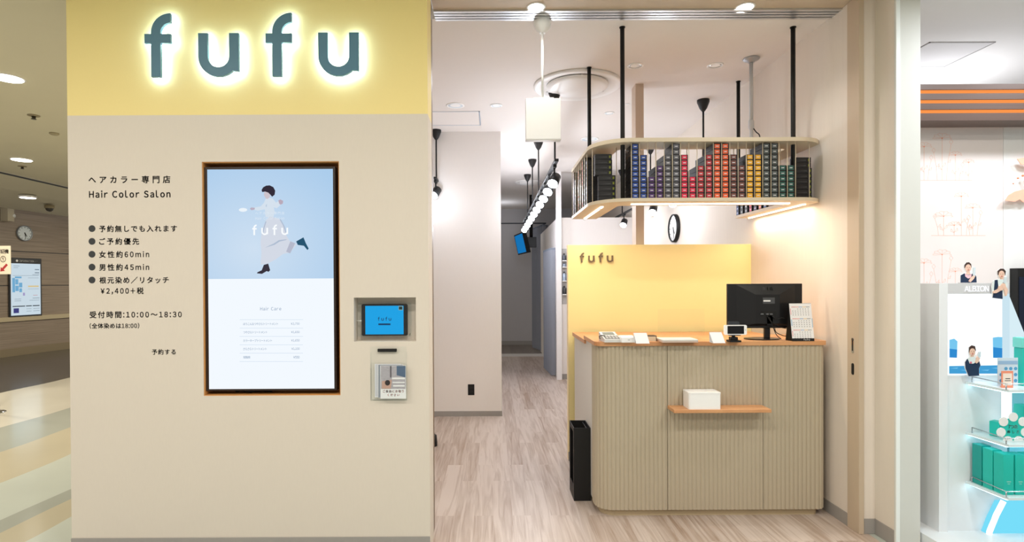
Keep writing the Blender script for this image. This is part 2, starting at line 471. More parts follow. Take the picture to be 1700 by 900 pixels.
struct('wall_side', MB().box(XW, XC1, YCOL, 3.6, 0, MCEIL), mat('pale_column_paint', (224, 216, 204), 0.6, noise=0.02, nscale=(60, 60, 5)))
struct('trim_3', MB().box(XW-0.004, XC1, YCOL-0.012, YCOL, 0, MCEIL), mat('white_column_board', (214, 216, 212), 0.5, noise=0.01))
struct('trim_4', MB().box(XW-0.006, XW+0.014, YCOL-0.018, YCOL-0.012, 0, MCEIL), mat('white_edge_strip', (240, 246, 246), 0.35, noise=0.01))
zb_ = 0.073
struct('baseboard_right', MB().box(WRX-0.004, WRX, YJ1, 12.6, 0, zb_), M_SKIRT)
struct('baseboard_side', MB().box(WRX+0.022, XW, YW1-0.004, YW1, 0, zb_+0.01).box(XW-0.004, XW, YCOL, YW1, 0, zb_+0.01), M_SKIRT)
# soffit over the opening and the three-rail sliding door track
struct('wall_header', MB().box(XR, XW, YF, 3.19, CEIL, MCEIL), M_JAMB)
struct('trim_5', MB().box(XR, XW, YF+0.09, YF+0.17, CEIL-0.008, CEIL), mat('gold_beige_trim', (206, 182, 132), 0.4, noise=0.02))
mb = MB(); y = 3.19
for k in range(3):
    mb.box(XR, WRX+0.03, y, y+0.022, CEIL-0.010, CEIL+0.01, 0); mb.box(XR, WRX+0.03, y+0.022, y+0.032, CEIL-0.002, CEIL+0.01, 1); y += 0.032
mb.box(XR, WRX+0.03, y, y+0.02, CEIL-0.010, CEIL+0.01, 0)
struct('trim_6', mb, [M_SILVER, M_GAP])

# ------------------------------------------------------------------ the salon shell
struct('floor', MB().box(-2.3, WRX+0.05, YF, 10.42, -0.05, 0.0), M_FLOOR)
struct('ceiling', MB().box(-2.3, WRX+0.09, 3.30, 12.6, CEIL, CEIL+0.06), M_CEIL)
YPL = FL(790, 691).y                          # white pillar wall
XPL = XA(832.5, 550, YPL)
XPW0 = -2.2
struct('wall_pillar', MB().box(XPW0, XPL, YPL, YPL+3.4, 0, CEIL), M_WALL)
struct('baseboard_pillar', MB().box(XPW0, XPL+0.004, YPL-0.006, YPL, 0, ZA(790, 682.5, YPL)).box(XPL, XPL+0.004, YPL, YPL+3.4, 0, 0.055), M_SKIRT)
struct('wall_left', MB().box(-2.3, -2.2, YB, YPL, 0, CEIL), M_WALL)
YTH = FL(868, 592).y
YBK = 11.9
struct('wall_back', MB().box(-2.2, WRX, YBK, YBK+0.1, 0, CEIL), mat('grey_wallpaper', (190, 188, 190), 0.85, noise=0.02, nscale=(60, 60, 8)))
struct('baseboard_back', MB().box(-2.2, WRX, YBK-0.01, YBK, 0.04, 0.13), M_SKIRT)
struct('floor_corridor', MB().box(-2.3, WRX, YTH+0.05, YBK, -0.02, 0.04), plank_mat('dark_planks', (132, 122, 114), (104, 94, 86), 0.12, 0.9, 0.4, 'Y', 0.2))
struct('trim_7', MB().box(-0.6, 0.95, YTH, YTH+0.05, 0, 0.048), mat('pale_threshold', (214, 212, 208), 0.4, noise=0.02))
# low partition right of the passage, the booth side wall, and the slim posts
YPT = FL(936, 629.5).y
XPT0 = XA(926, 520, YPT)
ZPT = ZA(936, 361.5, YPT)
struct('wall_partition', MB().box(XPT0, WRX, YPT, YPT+0.06, 0, ZPT), M_WALL)
struct('wall_booth', MB().box(XPT0-0.0, XPT0+0.06, YPT+0.06, YBK, 0, ZPT), M_WALL)
struct('baseboard_partition', MB().box(XPT0, WRX, YPT-0.008, YPT, 0, 0.075), M_SKIRT)
struct('trim_8', MB().box(XA(923.5, 400, YPT-0.05), XA(932, 400, YPT-0.05), YPT-0.06, YPT-0.005, 0, CEIL), mat('white_post_paint', (238, 236, 236), 0.6, noise=0.01))
pt = HZ(1062, 139, CEIL)
struct('trim_9', MB().box(XA(1055.5, 300, pt.y), XA(1069, 300, pt.y), pt.y, pt.y+0.12, 0, CEIL), mat('tan_post_paint', (206, 186, 168), 0.6, noise=0.02, nscale=(40, 40, 5)))
# yellow screen wall behind the desk
YP = FL(944, 765).y
XP0 = XA(944, 550, YP)
ZP = ZA(1100, 406, YP)
M_PANEL = mat('yellow_panel_paint', (246, 229, 166), 0.35, noise=0.01, nscale=(30, 30, 30))
wp = struct('wall_yellow', MB().box(XP0, WRX, YP, YP+0.07, 0, ZP, bev=0.002), M_PANEL)
struct('trim_10', MB().box(XP0-0.004, XP0, YP-0.002, YP+0.07, 0.0, ZP), mat('cream_edge_band', (246, 226, 176), 0.5, noise=0.01))
struct('baseboard_yellow', MB().box(XP0-0.006, WRX, YP-0.006, YP, 0, 0.07), M_SKIRT)

# ------------------------------------------------------------------ the mall walkway on the left
def band_floor(name, stops):
    m = bpy.data.materials.new(name); m.use_nodes = True
    nt = m.node_tree; b = nt.nodes['Principled BSDF']; N = nt.nodes.new; L = nt.links.new
    g = N('ShaderNodeNewGeometry'); nz = N('ShaderNodeTexNoise'); nz.inputs['Scale'].default_value = 0.9; nz.inputs['Detail'].default_value = 5
    L(g.outputs['Position'], nz.inputs['Vector'])
    wv = N('ShaderNodeTexNoise'); wv.inputs['Scale'].default_value = 0.35; L(g.outputs['Position'], wv.inputs['Vector'])
    sp = N('ShaderNodeSeparateXYZ'); L(g.outputs['Position'], sp.inputs[0])
    ma = N('ShaderNodeMath'); ma.operation = 'MULTIPLY_ADD'; ma.inputs[1].default_value = 0.5; L(wv.outputs['Fac'], ma.inputs[0]); L(sp.outputs['X'], ma.inputs[2])
    mr = N('ShaderNodeMapRange'); mr.inputs['From Min'].default_value = -10+0.25; mr.inputs['From Max'].default_value = 0.25
    L(ma.outputs[0], mr.inputs['Value'])
    cr = N('ShaderNodeValToRGB'); cr.color_ramp.interpolation = 'CONSTANT'
    e = cr.color_ramp.elements
    e[0].position = 0; e[0].color = rgb(*stops[0][1])
    e.remove(e[1])
    for x, c in stops[1:]:
        q = e.new((x+10)/10); q.color = rgb(*c)
    L(mr.outputs[0], cr.inputs[0])
    rmp = N('ShaderNodeMapRange'); rmp.inputs['To Min'].default_value = 0.82; rmp.inputs['To Max'].default_value = 1.16; L(nz.outputs['Fac'], rmp.inputs['Value'])
    mx = N('ShaderNodeVectorMath'); mx.operation = 'SCALE'; L(cr.outputs['Color'], mx.inputs[0]); L(rmp.outputs[0], mx.inputs['Scale'])
    L(mx.outputs[0], b.inputs['Base Color']); b.inputs['Roughness'].default_value = 0.16
    return m
fx = lambda y: FL(60, y).x
M_MARBLE = band_floor('polished_marble_bands', [(-10, (56, 57, 60)), (fx(638), (190, 186, 174)), (fx(690), (152, 156, 148)), (fx(727), (174, 167, 146)),
    (fx(769), (176, 182, 174)), (fx(826), (150, 154, 146)), (fx(846), (174, 167, 146)), (fx(884), (178, 184, 176))])
struct('floor_mall', MB().box(-10.5, 5.0, -3.0, YF, -0.05, -0.001).box(-10.5, XL, YF, 15, -0.05, -0.001).box(WRX+0.05, 5.0, YF, 5.2, -0.05, -0.001), M_MARBLE)
A, B_ = FL(1, 594), FL(116, 579)
WD = (B_-A).normalized()
W0, W1 = A - WD*3.0, A + WD*6.5
def on_wall(x, y, off=0.0):                   # point of the mall's side wall seen at a pixel, off = distance in front of it
    n = Vector((WD.y, -WD.x, 0)); d = ray(x, y); p0 = A + n*off
    t = (p0 - Vector((0, 0, CAMH))).dot(n)/d.dot(n)
    return Vector((0, 0, CAMH)) + d*t
WN = Vector((WD.y, -WD.x, 0))
ztop = on_wall(60, 357).z
def wood_wall_mat():
    m = bpy.data.materials.new('grey_wood_veneer'); m.use_nodes = True
    nt = m.node_tree; b = nt.nodes['Principled BSDF']; N = nt.nodes.new; L = nt.links.new
    g = N('ShaderNodeNewGeometry'); mp = N('ShaderNodeMapping'); mp.inputs['Scale'].default_value = (1.2, 1.2, 95)
    L(g.outputs['Position'], mp.inputs[0]); nz = N('ShaderNodeTexNoise'); nz.inputs['Scale'].default_value = 1; nz.inputs['Detail'].default_value = 4; L(mp.outputs[0], nz.inputs['Vector'])
    cr = N('ShaderNodeValToRGB'); cr.color_ramp.elements[0].position = 0.3; cr.color_ramp.elements[1].position = 0.72
    cr.color_ramp.elements[0].color = rgb(124, 110, 97); cr.color_ramp.elements[1].color = rgb(160, 146, 130)
    L(nz.outputs['Fac'], cr.inputs[0]); L(cr.outputs[0], b.inputs['Base Color']); b.inputs['Roughness'].default_value = 0.5
    return m
M_VENEER = wood_wall_mat()
zg = sorted([0.0, on_wall(60, 474).z, on_wall(60, 419).z, ztop+0.3])
mb = MB()
pl = lambda off0, off1: [tuple((W0-WN*off1).xy), tuple((W1-WN*off1).xy), tuple((W1-WN*off0).xy), tuple((W0-WN*off0).xy)]
mb.prism(pl(0.02, 0.15), 'z', 0, ztop+0.3, 1)
for a, b in zip(zg, zg[1:]): mb.prism(pl(0.0, 0.02), 'z', a+0.008, b-0.008, 0)
struct('wall_mall', mb, [M_VENEER, M_GAP])
za_, zb2 = on_wall(60, 531).z, on_wall(60, 524).z
struct('trim_11', MB().prism(pl(-0.03, 0.0), 'z', za_, zb2), mat('pale_bronze_rail', (196, 182, 150), 0.3, 0.3, noise=0.02))
struct('baseboard_mall', MB().prism(pl(-0.02, 0.0), 'z', 0, on_wall(60, 574).z), mat('bronze_skirting', (150, 136, 110), 0.3, 0.4, noise=0.04))
S0, S1 = HZ(0, 286, MCEIL), HZ(118, 313, MCEIL)
SD = (S1-S0).normalized(); SA, SB = S0-SD*12, S0+SD*9
struct('ceiling_mall', MB().box(-7.0, 5.0, -3.0, YF, MCEIL, MCEIL+0.05).prism([tuple(SA.xy), tuple(SB.xy), (XL, SB.y), (XL, YF), (-7.0, YF), (-7, -3)] if False else
    [(SA.x, YF), tuple(SB.xy), (XL, SB.y), (XL, YF)], 'z', MCEIL, MCEIL+0.05), M_MCEIL)
e0, e1 = Vector((W0.x, W0.y, ztop)), Vector((W1.x, W1.y, ztop+0.0))
up = Vector((0, 0, 0.06)); dn = Vector((0, 0, -0.012))
SA2 = Vector((SA.x, -0.5, MCEIL)); SB2 = SB
struct('ceiling_side', MB().hull([SA2+dn, SB2+dn, e1-WN*0.05, Vector((W0.x-0.05, -0.5, ztop))], [SA2+up, SB2+up, e1-WN*0.05+up, Vector((W0.x-0.05, -0.5, ztop))+up]), mat('mall_side_ceiling_paint', (214, 208, 186), 0.8, noise=0.02, nscale=(3, 3, 3)))
struct('trim_12', MB().tube([SA2+dn*1.2, SB2+dn*1.2], 0.012, 8), M_GAP)
# ================================================================== OBJECTS
# ------------------------------------------------------------------ back-lit letters on the fascia
G_HALO = glow('letter_halo_led', (186, 220, 255), 26.0)
M_LETTER = mat('dark_teal_metal', (86, 128, 150), 0.45, 0.0, noise=0.03)
k = YF/FPX/3.2077
zbase = ZA(420, 126.8, YF-0.042)
sign = thing('halo_sign', 'four big dark teal back-lit letters glowing white on the yellow fascia', 'sign', (XA(420, 60, YF), YF-0.03, zbase))
for (px, fn), nm in zip(((239.9, letter_f), (329.1, letter_u), (441.0, letter_f), (528.3, letter_u)), ('letter',)*4):
    x0 = XA(px, 100, YF-0.042)
    P = [(x0+p[0]*k*0.985, zbase+p[1]*k*0.985) for p in fn()]
    l = obj('letter', MB().prism(P, 'y', YF-0.042, YF-0.025), M_LETTER, sign)
    cx = sum(p[0] for p in P)/len(P); cz = sum(p[1] for p in P)/len(P)
    obj('halo_light', MB().prism([(p[0], p[1]) for p in P], 'y', YF-0.024, YF-0.020), G_HALO, l, 'white light behind the letter')
    stem = 60 if fn is letter_f else 25
    for zz in ((60, 205) if fn is letter_f else (120, 215)):
        obj('mount_stud', MB().tube([(x0+stem*k*0.985, YF-0.020, zbase+zz*k*0.985), (x0+stem*k*0.985, YF, zbase+zz*k*0.985)], 0.003, 8), M_CHROME, l)

# ------------------------------------------------------------------ vinyl writing on the shop front
LINES = [('ヘアカラー専門店', (147.2, 282.8, 291.6, 304.8), 0.036), ('Hair Color Salon', (148, 283, 315.8, 328.6), 0.036),
         ('予約無しでも入れます', (164.8, 293.8, 373.8, 385.6), 0.032), ('ご予約優先', (164.8, 231, 395, 406.7), 0.032),
         ('女性約60min', (164.8, 247.6, 416.4, 428.2), 0.032), ('男性約45min', (164.8, 247.6, 437.8, 449.6), 0.032),
         ('根元染め／リタッチ', (165.3, 280.2, 459.2, 471), 0.032), ('¥2,400+税', (167.2, 238.4, 477.2, 489), 0.032),
         ('受付時間：10:00〜18:30', (149, 301.7, 516.2, 528.4), 0.032), ('(全体染めは18:00)', (149, 231.2, 536.2, 545.8), 0.032),
         ('予約する', (252.2, 291.8, 579.6, 589), 0.032)]
for s, bx, bold in LINES:
    letter_px('vinyl_lettering', s, bx, YF, M_INK, wall_front, bold, label='charcoal vinyl lettering')
for by in (379.6, 400.8, 422.2, 443.6, 465):
    c = AT(152.8, by, YF)
    o = obj('vinyl_dot', MB().prism(disc(c.x, c.z, 5.6*YF/FPX, 24), 'y', YF-0.0008, YF), M_INK, wall_front, 'charcoal round bullet')

# ------------------------------------------------------------------ the screen in its niche
M_LINING = mat('brown_wood_lining', (206, 146, 84), 0.5, noise=0.12, nscale=(4, 60, 4))
mb = MB()
x0, x1, z0, z1, dp = N1
for a in ((x0, x0+0.004, YF+0.004, YF+dp, z0, z1), (x1-0.004, x1, YF+0.004, YF+dp, z0, z1), (x0+0.004, x1-0.004, YF+0.004, YF+dp, z1-0.004, z1), (x0+0.004, x1-0.004, YF+0.004, YF+dp, z0, z0+0.004), (x0+0.004, x1-0.004, YF+dp-0.003, YF+dp, z0+0.004, z1-0.004)):
    mb.box(*a)
obj('niche_lining', mb, M_LINING, wall_front, 'brown wood lining of the screen niche')
YS = YF + 0.018
bz = (XA(340.5, 460, YS), XA(557.8, 460, YS), ZA(450, 648.5, YS), ZA(450, 277.3, YS))
sp = (XA(345.6, 460, YS), XA(554, 460, YS), ZA(450, 645.6, YS), ZA(450, 281, YS))
scr = thing('digital_signboard', 'tall lit advertising screen in the wall niche showing a running woman', 'screen', ((bz[0]+bz[1])/2, YS+0.02, bz[2]))
obj('housing', MB().box(bz[0]+0.03, bz[1]-0.03, YS+0.045, YF+dp-0.003, bz[2]+0.05, bz[3]-0.05), M_SOFTBLACK, scr)
mb = MB().box(bz[0], bz[1], YS+0.004, YS+0.045, bz[2], bz[3])
mb.box(bz[0], sp[0], YS-0.002, YS+0.004, bz[2], bz[3]).box(sp[1], bz[1], YS-0.002, YS+0.004, bz[2], bz[3]).box(sp[0], sp[1], YS-0.002, YS+0.004, bz[2], sp[2]).box(sp[0], sp[1], YS-0.002, YS+0.004, sp[3], bz[3])
obj('bezel', mb, mat('dark_brown_bezel', (44, 30, 22), 0.4, noise=0.05), scr)
zmid = ZA(450, 462.8, YS)
def screen_grad(name, c0, c1, axis_mid, axis_w):       # the picture's own studio backdrop
    m = bpy.data.materials.new(name); m.use_nodes = True
    nt = m.node_tree; nt.nodes.remove(nt.nodes['Principled BSDF']); N = nt.nodes.new; L = nt.links.new
    e = N('ShaderNodeEmission'); tc = N('ShaderNodeTexCoord'); gr = N('ShaderNodeTexGradient'); gr.gradient_type = 'SPHERICAL'
    mp = N('ShaderNodeMapping'); mp.inputs['Location'].default_value = axis_mid; mp.inputs['Scale'].default_value = axis_w
    L(tc.outputs['Generated'], mp.inputs[0]); L(mp.outputs[0], gr.inputs[0])
    cr = N('ShaderNodeValToRGB'); cr.color_ramp.elements[0].color = rgb(*c0); cr.color_ramp.elements[1].color = rgb(*c1)
    L(gr.outputs['Fac'], cr.inputs[0]); L(cr.outputs[0], e.inputs[0]); L(e.outputs[0], nt.nodes['Material Output'].inputs[0])
    return m
disp = obj('display', MB().box(sp[0], sp[1], YS, YS+0.004, zmid, sp[3]), screen_grad('blue_backdrop_picture', (172, 205, 236), (206, 224, 242), (-0.4, 0, -0.3), (1.1, 0, 1.1)), scr, 'pale blue picture half of the screen')
dis2 = obj('display', MB().box(sp[0], sp[1], YS, YS+0.004, sp[2], zmid), glow('pale_page', (243, 249, 255)), scr, 'white price list half of the screen')
def crop8(p): return (400+p[0]/4.2857, 270+p[1]/4.2857)
def flat_px(name, pts, Y, th, m, parent, label=None, conv=None):
    q = [conv(p) for p in pts] if conv else pts
    W = [AT(p[0], p[1], Y) for p in q]
    return obj(name, MB().prism([(v.x, v.z) for v in W], 'y', Y-th, Y), m, parent, label)
FIG = [('blouse', [(175,258),(200,250),(225,255),(250,285),(270,272),(292,292),(255,325),(234,318),(240,350),(232,388),(205,392),(175,386),(170,332),(120,342),(95,335),(95,320),(140,312),(165,285)], (214, 226, 238), 0.0004),
       ('skirt', [(205,384),(270,398),(300,450),(325,520),(345,556),(385,573),(396,582),(350,640),(300,650),(245,690),(190,720),(140,726),(146,640),(140,560),(150,480),(175,415)], (212, 218, 230), 0.0005),
       ('skirt_fold', [(322,634),(352,560),(386,574),(372,604),(350,646)], (182, 186, 204), 0.0006),
       ('skirt_fold', [(235,575),(270,552),(330,545),(318,552),(275,562),(240,585),(170,606)], (176, 190, 210), 0.0007),
       ('skirt_fold', [(275,404),(283,402),(312,455),(330,520),(318,500),(298,445)], (178, 192, 212), 0.0007),
       ('skirt_fold', [(174,420),(182,418),(166,470),(158,515),(150,510),(160,465)], (176, 190, 212), 0.0007),
       ('sleeve_fold', [(178,300),(186,296),(182,318),(176,312)], (186, 202, 222), 0.0007),
       ('hair', [(147,196),(158,176),(180,164),(205,162),(230,174),(244,200),(240,228),(222,243),(209,228),(195,214),(172,206),(152,210)], (52, 46, 58), 0.0008),
       ('face', [(166,206),(190,211),(208,226),(206,246),(190,259),(177,256),(168,240),(162,228),(166,220)], (206, 196, 204), 0.0007),
       ('hand', [(63,328),(75,319),(100,322),(97,334),(75,339)], (188, 176, 192), 0.0007),
       ('hand', [(266,270),(280,262),(300,272),(298,292),(280,300),(272,290)], (186, 170, 186), 0.0007),
       ('boot', [(163,728),(194,719),(208,766),(196,778),(184,772),(150,792),(114,788),(118,780),(148,766)], (58, 52, 62), 0.0008),
       ('boot', [(393,561),(445,532),(462,574),(482,612),(473,622),(448,592),(405,586)], (40, 84, 112), 0.0008)]
fig = obj('pictured_person', MB().prism([(AT(*crop8(p), YS).x, AT(*crop8(p), YS).z) for p in FIG[0][1]], 'y', YS-0.0004, YS), glow('screen_blouse', FIG[0][2]), disp, 'pictured woman in a pale blouse and skirt, running')
mats_, mb = [], MB()
for nm, pts, c, th in FIG[1:]:
    g = glow('screen_%s_%d_%d' % (nm, c[0], c[2]), c)
    if g not in mats_: mats_.append(g)
    mb.prism([(AT(*crop8(p), YS).x, AT(*crop8(p), YS).z) for p in pts], 'y', YS-th, YS, mats_.index(g))
bm2 = mb.bm; bmesh.ops.recalc_face_normals(bm2, faces=bm2.faces)
me = bpy.data.meshes.new('pictured_figure'); bm2.to_mesh(me); bm2.free()
put('pictured_figure', me, mats_, disp)
G_SW = glow('screen_white', (250, 253, 255), 1.0)
letter_px('screen_lettering', 'ヘアカラー専門店', (424, 472, 351.5, 356.5), YS-0.0006, glow('screen_faint_white', (226, 236, 246)), disp)
letter_px('screen_lettering', 'Hair Color Salon', (424, 472, 360, 364.8), YS-0.0006, glow('screen_faint_white', (226, 236, 246)), disp)
a = AT(419, 390.5, YS-0.001); logo_flat('screen_logo', (a.x, a.y, a.z), (1, 0, 0), (0, 0, 1), XA(478.5, 390, YS)-a.x, G_SW, disp)
c = AT(403.5, 348.5, YS)
obj('screen_glint', MB().prism([(c.x+p[0]*0.022, c.z+p[1]*0.010) for p in disc(0, 0, 1, 16)], 'y', YS-0.0003, YS), glow('screen_glint_white', (236, 244, 250)), disp)
G_ST = glow('screen_slate', (140, 162, 190)); G_SL = glow('screen_rule', (196, 214, 234))
letter_px('screen_lettering', 'Hair Care', (432, 467, 509.6, 515.6), YS-0.0004, G_ST, dis2, 0.01)
for i, ty in enumerate((530.6, 544.6, 558.4, 572.3, 586.2, 600)):
    flat_px('screen_rule', [(398, ty), (503, ty), (503, ty+0.5), (398, ty+0.5)], YS, 0.0004, G_SL, dis2)
for i, (s, w, p, px0) in enumerate((('ほうこんなつやさらトリートメント', 58, '¥2,750', 483), ('つやさらトリートメント', 40, '¥1,650', 483.5), ('カラーキープトリートメント', 48, '¥1,650', 483.5), ('さらさらトリートメント', 39, '¥1,100', 484), ('炭酸泉', 12, '¥550', 487))):
    ty = 535.6 + i*13.85
    letter_px('screen_lettering', s, (403.8, 403.8+w, ty, ty+4.4), YS-0.0004, G_ST, dis2, 0.01)
    letter_px('screen_lettering', p, (px0, 497.5, ty, ty+4.2), YS-0.0004, G_ST, dis2, 0.01)
cb = AT(400, 652, YF+0.06)
obj('cable', MB().tube([(cb.x-0.03, YF+0.07, N1[2]+0.012), (cb.x, YF+0.06, N1[2]+0.02), (cb.x+0.05, YF+0.06, N1[2]+0.010), (cb.x+0.10, YF+0.07, N1[2]+0.018), (cb.x+0.16, YF+0.07, N1[2]+0.012)], 0.007, 8), M_SOFTBLACK, scr, 'black cable under the screen')

# ------------------------------------------------------------------ tablet in the small niche
YT = YF + 0.045
def cr6(x, y): return (570+x/4.088, 480+y/4.088)
def bx6(x0, x1, y0, y1, Y):
    a = AT(*cr6(x0, y1), Y); b = AT(*cr6(x1, y0), Y); return a.x, b.x, a.z, b.z
tb = bx6(125, 435, 100, 318, YT)
tab = thing('tablet_computer', 'black tablet with bright blue screen in a clear acrylic wall case', 'tablet', ((tb[0]+tb[1])/2, YT, tb[2]))
obj('body', MB().prism(rrect(tb[0], tb[1], tb[2], tb[3], 0.009), 'y', YT, YT+0.008), M_SOFTBLACK, tab)
ss = bx6(150, 408, 113, 308, YT)
ts = obj('display', MB().box(ss[0], ss[1], YT-0.0005, YT, ss[2], ss[3]), glow('tablet_blue', (24, 164, 232)), tab, 'bright blue screen')
q = bx6(235, 325, 185, 215, YT)
logo_flat('screen_logo', (q[0], YT-0.0005, q[2]), (1, 0, 0), (0, 0, 1), q[1]-q[0], glow('tablet_navy', (24, 62, 104)), ts, 0.0004)
q = bx6(238, 320, 233, 245, YT); obj('screen_button', MB().box(q[0], q[1], YT-0.0010, YT-0.0005, q[2], q[3]), glow('tablet_navy', (24, 62, 104)), ts)
q = bx6(375, 403, 115, 143, YT); obj('screen_icon', MB().box(q[0], q[1], YT-0.0010, YT-0.0005, q[2], q[3]).box(q[0]+0.002, q[1]-0.002, YT-0.0014, YT-0.0010, q[2]+0.003, q[3]-0.003, 1), [glow('tablet_icon_grey', (150, 170, 150)), glow('tablet_icon_dark', (40, 60, 60))], ts)
ca = bx6(92, 460, 88, 328, YT-0.012)
case = obj('acrylic_case', MB().prism(rrect(ca[0], ca[1], ca[2], ca[3], 0.012), 'y', YT-0.012, YT-0.009).prism(rrect(ca[0], ca[1], ca[2], ca[3], 0.012), 'y', YT+0.011, YT+0.014), M_CLEAR, tab, 'clear acrylic plates')
for sx in (ca[0]+0.013, ca[1]-0.013):
    for sz in (ca[2]+0.012, ca[3]-0.012):
        obj('standoff', MB().lathe((sx, YT-0.015, sz), [(0.004, 0), (0.006, 0.001), (0.006, 0.004), (0.0042, 0.004), (0.0042, YF+N2[4]-YT+0.0145)], 16, axis='y'), M_CLEAR, tab)
pc = [AT(*cr6(68, 208), YF+0.075), AT(*cr6(90, 214), YF+0.06), AT(*cr6(112, 215), YT+0.004)]
cab = obj('charging_cable', MB().tube([tuple(p) for p in pc], 0.0016, 8), M_WHITE, tab, 'white charging cable')
obj('plug', MB().tube([tuple(pc[-1]), (tb[0]+0.001, YT+0.004, pc[-1].z)], 0.0034, 10), M_WHITE, cab)

# ------------------------------------------------------------------ leaflet holder
YH = YF - 0.034
hb = bx6(184, 428, 430, 758, YH)
hold = thing('leaflet_holder', 'clear acrylic leaflet holder on the wall below the tablet niche', 'leaflet holder', ((hb[0]+hb[1])/2, YF-0.02, hb[2]))
hk = bx6(184, 428, 390, 758, YF-0.004)
obj('back_plate', MB().prism(rrect(hk[0], hk[1], hk[2], hk[3], 0.004), 'y', YF-0.005, YF-0.001), M_CLEAR, hold)
obj('pocket', MB().box(hb[0], hb[1], YH, YH+0.002, hb[2], bx6(0, 0, 0, 500, YH)[2]).box(hb[0], hb[0]+0.002, YH+0.002, YF-0.005, hb[2], hb[3]).box(hb[1]-0.002, hb[1], YH+0.002, YF-0.005, hb[2], hb[3]).box(hb[0]+0.002, hb[1]-0.002, YH+0.002, YF-0.005, hb[2], hb[2]+0.002), M_CLEAR, hold)
kc = bx6(232, 362, 405, 427, YF-0.012)
obj('clip_bar', MB().box(kc[0], kc[1], YF-0.014, YF-0.005, kc[2], kc[3], bev=0.002), M_SOFTBLACK, hold, 'black clip bar')
M_PHOTO = mat('leaflet_photo_grey', (176, 172, 180), 0.6, noise=0.25, nscale=(60, 60, 160))
def leaflet(label, y, x0, x1, ya, yb, parts):
    b = bx6(x0, x1, ya, yb, y)
    t = thing('leaflet', label, 'leaflet', ((b[0]+b[1])/2, y, b[2]), 'leaflets in the clear holder')
    obj('sheet', MB().box(b[0], b[1], y, y+0.002, b[2], b[3]), M_PAPER, t)
    for i_, (nm, pts, m) in enumerate(parts):
        obj(nm, MB().prism([(AT(*cr6(*p), y).x, AT(*cr6(*p), y).z) for p in pts], 'y', y-0.0003*(i_+1), y), m, t)
    return t
leaflet('pale leaflet rearmost in the holder, its left edge showing', YF-0.011, 214, 390, 508, 735, [('photo_print', [(216, 510), (388, 510), (388, 730), (216, 730)], mat('leaflet_pale', (206, 208, 216), 0.7, noise=0.1))])
leaflet('grey leaflet peeking out between the rear and front leaflets', YF-0.018, 235, 405, 512, 738, [('photo_print', [(237, 514), (403, 514), (403, 736), (237, 736)], mat('leaflet_mid', (150, 156, 168), 0.7, noise=0.1))])
yl = YF-0.027
lf = leaflet('front leaflet with grey photo and red Japanese writing on white', yl, 252, 424, 519, 744, [
    ('photo_print', [(254, 521), (422, 521), (422, 678), (254, 678)], M_PHOTO),
    ('blue_print', [(362, 521), (422, 521), (422, 600), (362, 585)], mat('leaflet_blue', (84, 104, 132), 0.7, noise=0.05)),
    ('skin_print', [(262, 625), (330, 615), (322, 676), (262, 676)], mat('leaflet_skin', (196, 160, 146), 0.7, noise=0.05)),
    ('hair_print', [(300+18*math.cos(t*0.5236), 636+19*math.sin(t*0.5236)) for t in range(12)], mat('leaflet_hair', (48, 40, 42), 0.7, noise=0.05)),
    ('white_print', [(330, 600), (418, 600), (418, 612), (330, 612)], M_PAPER), ('white_print', [(334, 630), (416, 630), (416, 638), (334, 638)], M_PAPER),
    ('white_print', [(338, 652), (416, 652), (416, 662), (338, 662)], M_PAPER), ('dark_print', [(318, 522), (326, 522), (326, 600), (318, 600)], mat('leaflet_dark', (90, 84, 92), 0.7, noise=0.05))])
M_RED = mat('red_print', (214, 70, 60), 0.7, noise=0.03)
for s, b in (('ご自由にお取り', (268, 410, 684, 703)), ('ください', (300, 380, 710, 727))):
    q = bx6(b[0], b[1], b[2], b[3], yl)
    lettering('leaflet_lettering', s, (0, yl, 0), (1, 0, 0), (0, 0, 1), q, M_RED, lf, 0.03, 0.0006, 'red lettering')

# ------------------------------------------------------------------ reception counter
YC = FL(1180, 855).y - 0.022
ZT = 1.4 - 101.0*(YC-0.015)/FPX
XC0, XC1_ = 0.617, (1371-VPX)*YC/FPX
ctr = thing('reception_counter', 'sage beige fluted reception counter with oak top and rounded corner', 'counter', ((XC0+XC1_)/2, YC+0.2, 0))
DEP = 0.40
def path_counter(inset=0.0):
    r = 0.095
    pts = []
    x0, x1, y0 = XC0+inset, XC1_-inset, YC+inset
    n = 160
    P = [(x0, YC+0.16)] + arc(x0+r, y0+r, r, 180, 270, 14) + [(x1-0.05, y0)] + arc(x1-0.05, y0+0.05, 0.05, 270, 360, 8) + [(x1, YC+0.12)]
    return P
def resample(P, step):
    out, acc = [], 0.0
    L = [0.0]
    for a, b in zip(P, P[1:]): L.append(L[-1]+math.dist(a, b))
    n = int(L[-1]/step); i = 0
    for k_ in range(n+1):
        s = L[-1]*k_/n
        while i < len(P)-2 and L[i+1] < s: i += 1
        t = (s-L[i])/max(1e-9, L[i+1]-L[i]); a, b = P[i], P[i+1]
        tx, ty = (b[0]-a[0]), (b[1]-a[1]); l = math.hypot(tx, ty)
        out.append((a[0]+tx*t, a[1]+ty*t, ty/l, -tx/l, s))
    return out
PITCH_F = 0.0252
S = resample(path_counter(), PITCH_F/8)
seamA, seamB = XA(1108, 650, YC), XA(1266, 650, YC)
def flutes(sel):
    outer = [(x+nx*0.006*abs(math.sin(math.pi*s/PITCH_F))**0.75, y+ny*0.006*abs(math.sin(math.pi*s/PITCH_F))**0.75) for x, y, nx, ny, s in S if sel(x, y)]
    inner = [(x-nx*0.010, y-ny*0.010) for x, y, nx, ny, s in S if sel(x, y)]
    return MB().prism(outer + inner[::-1], 'z', 0.042, ZT-0.024)
front = lambda y: y < YC+0.09
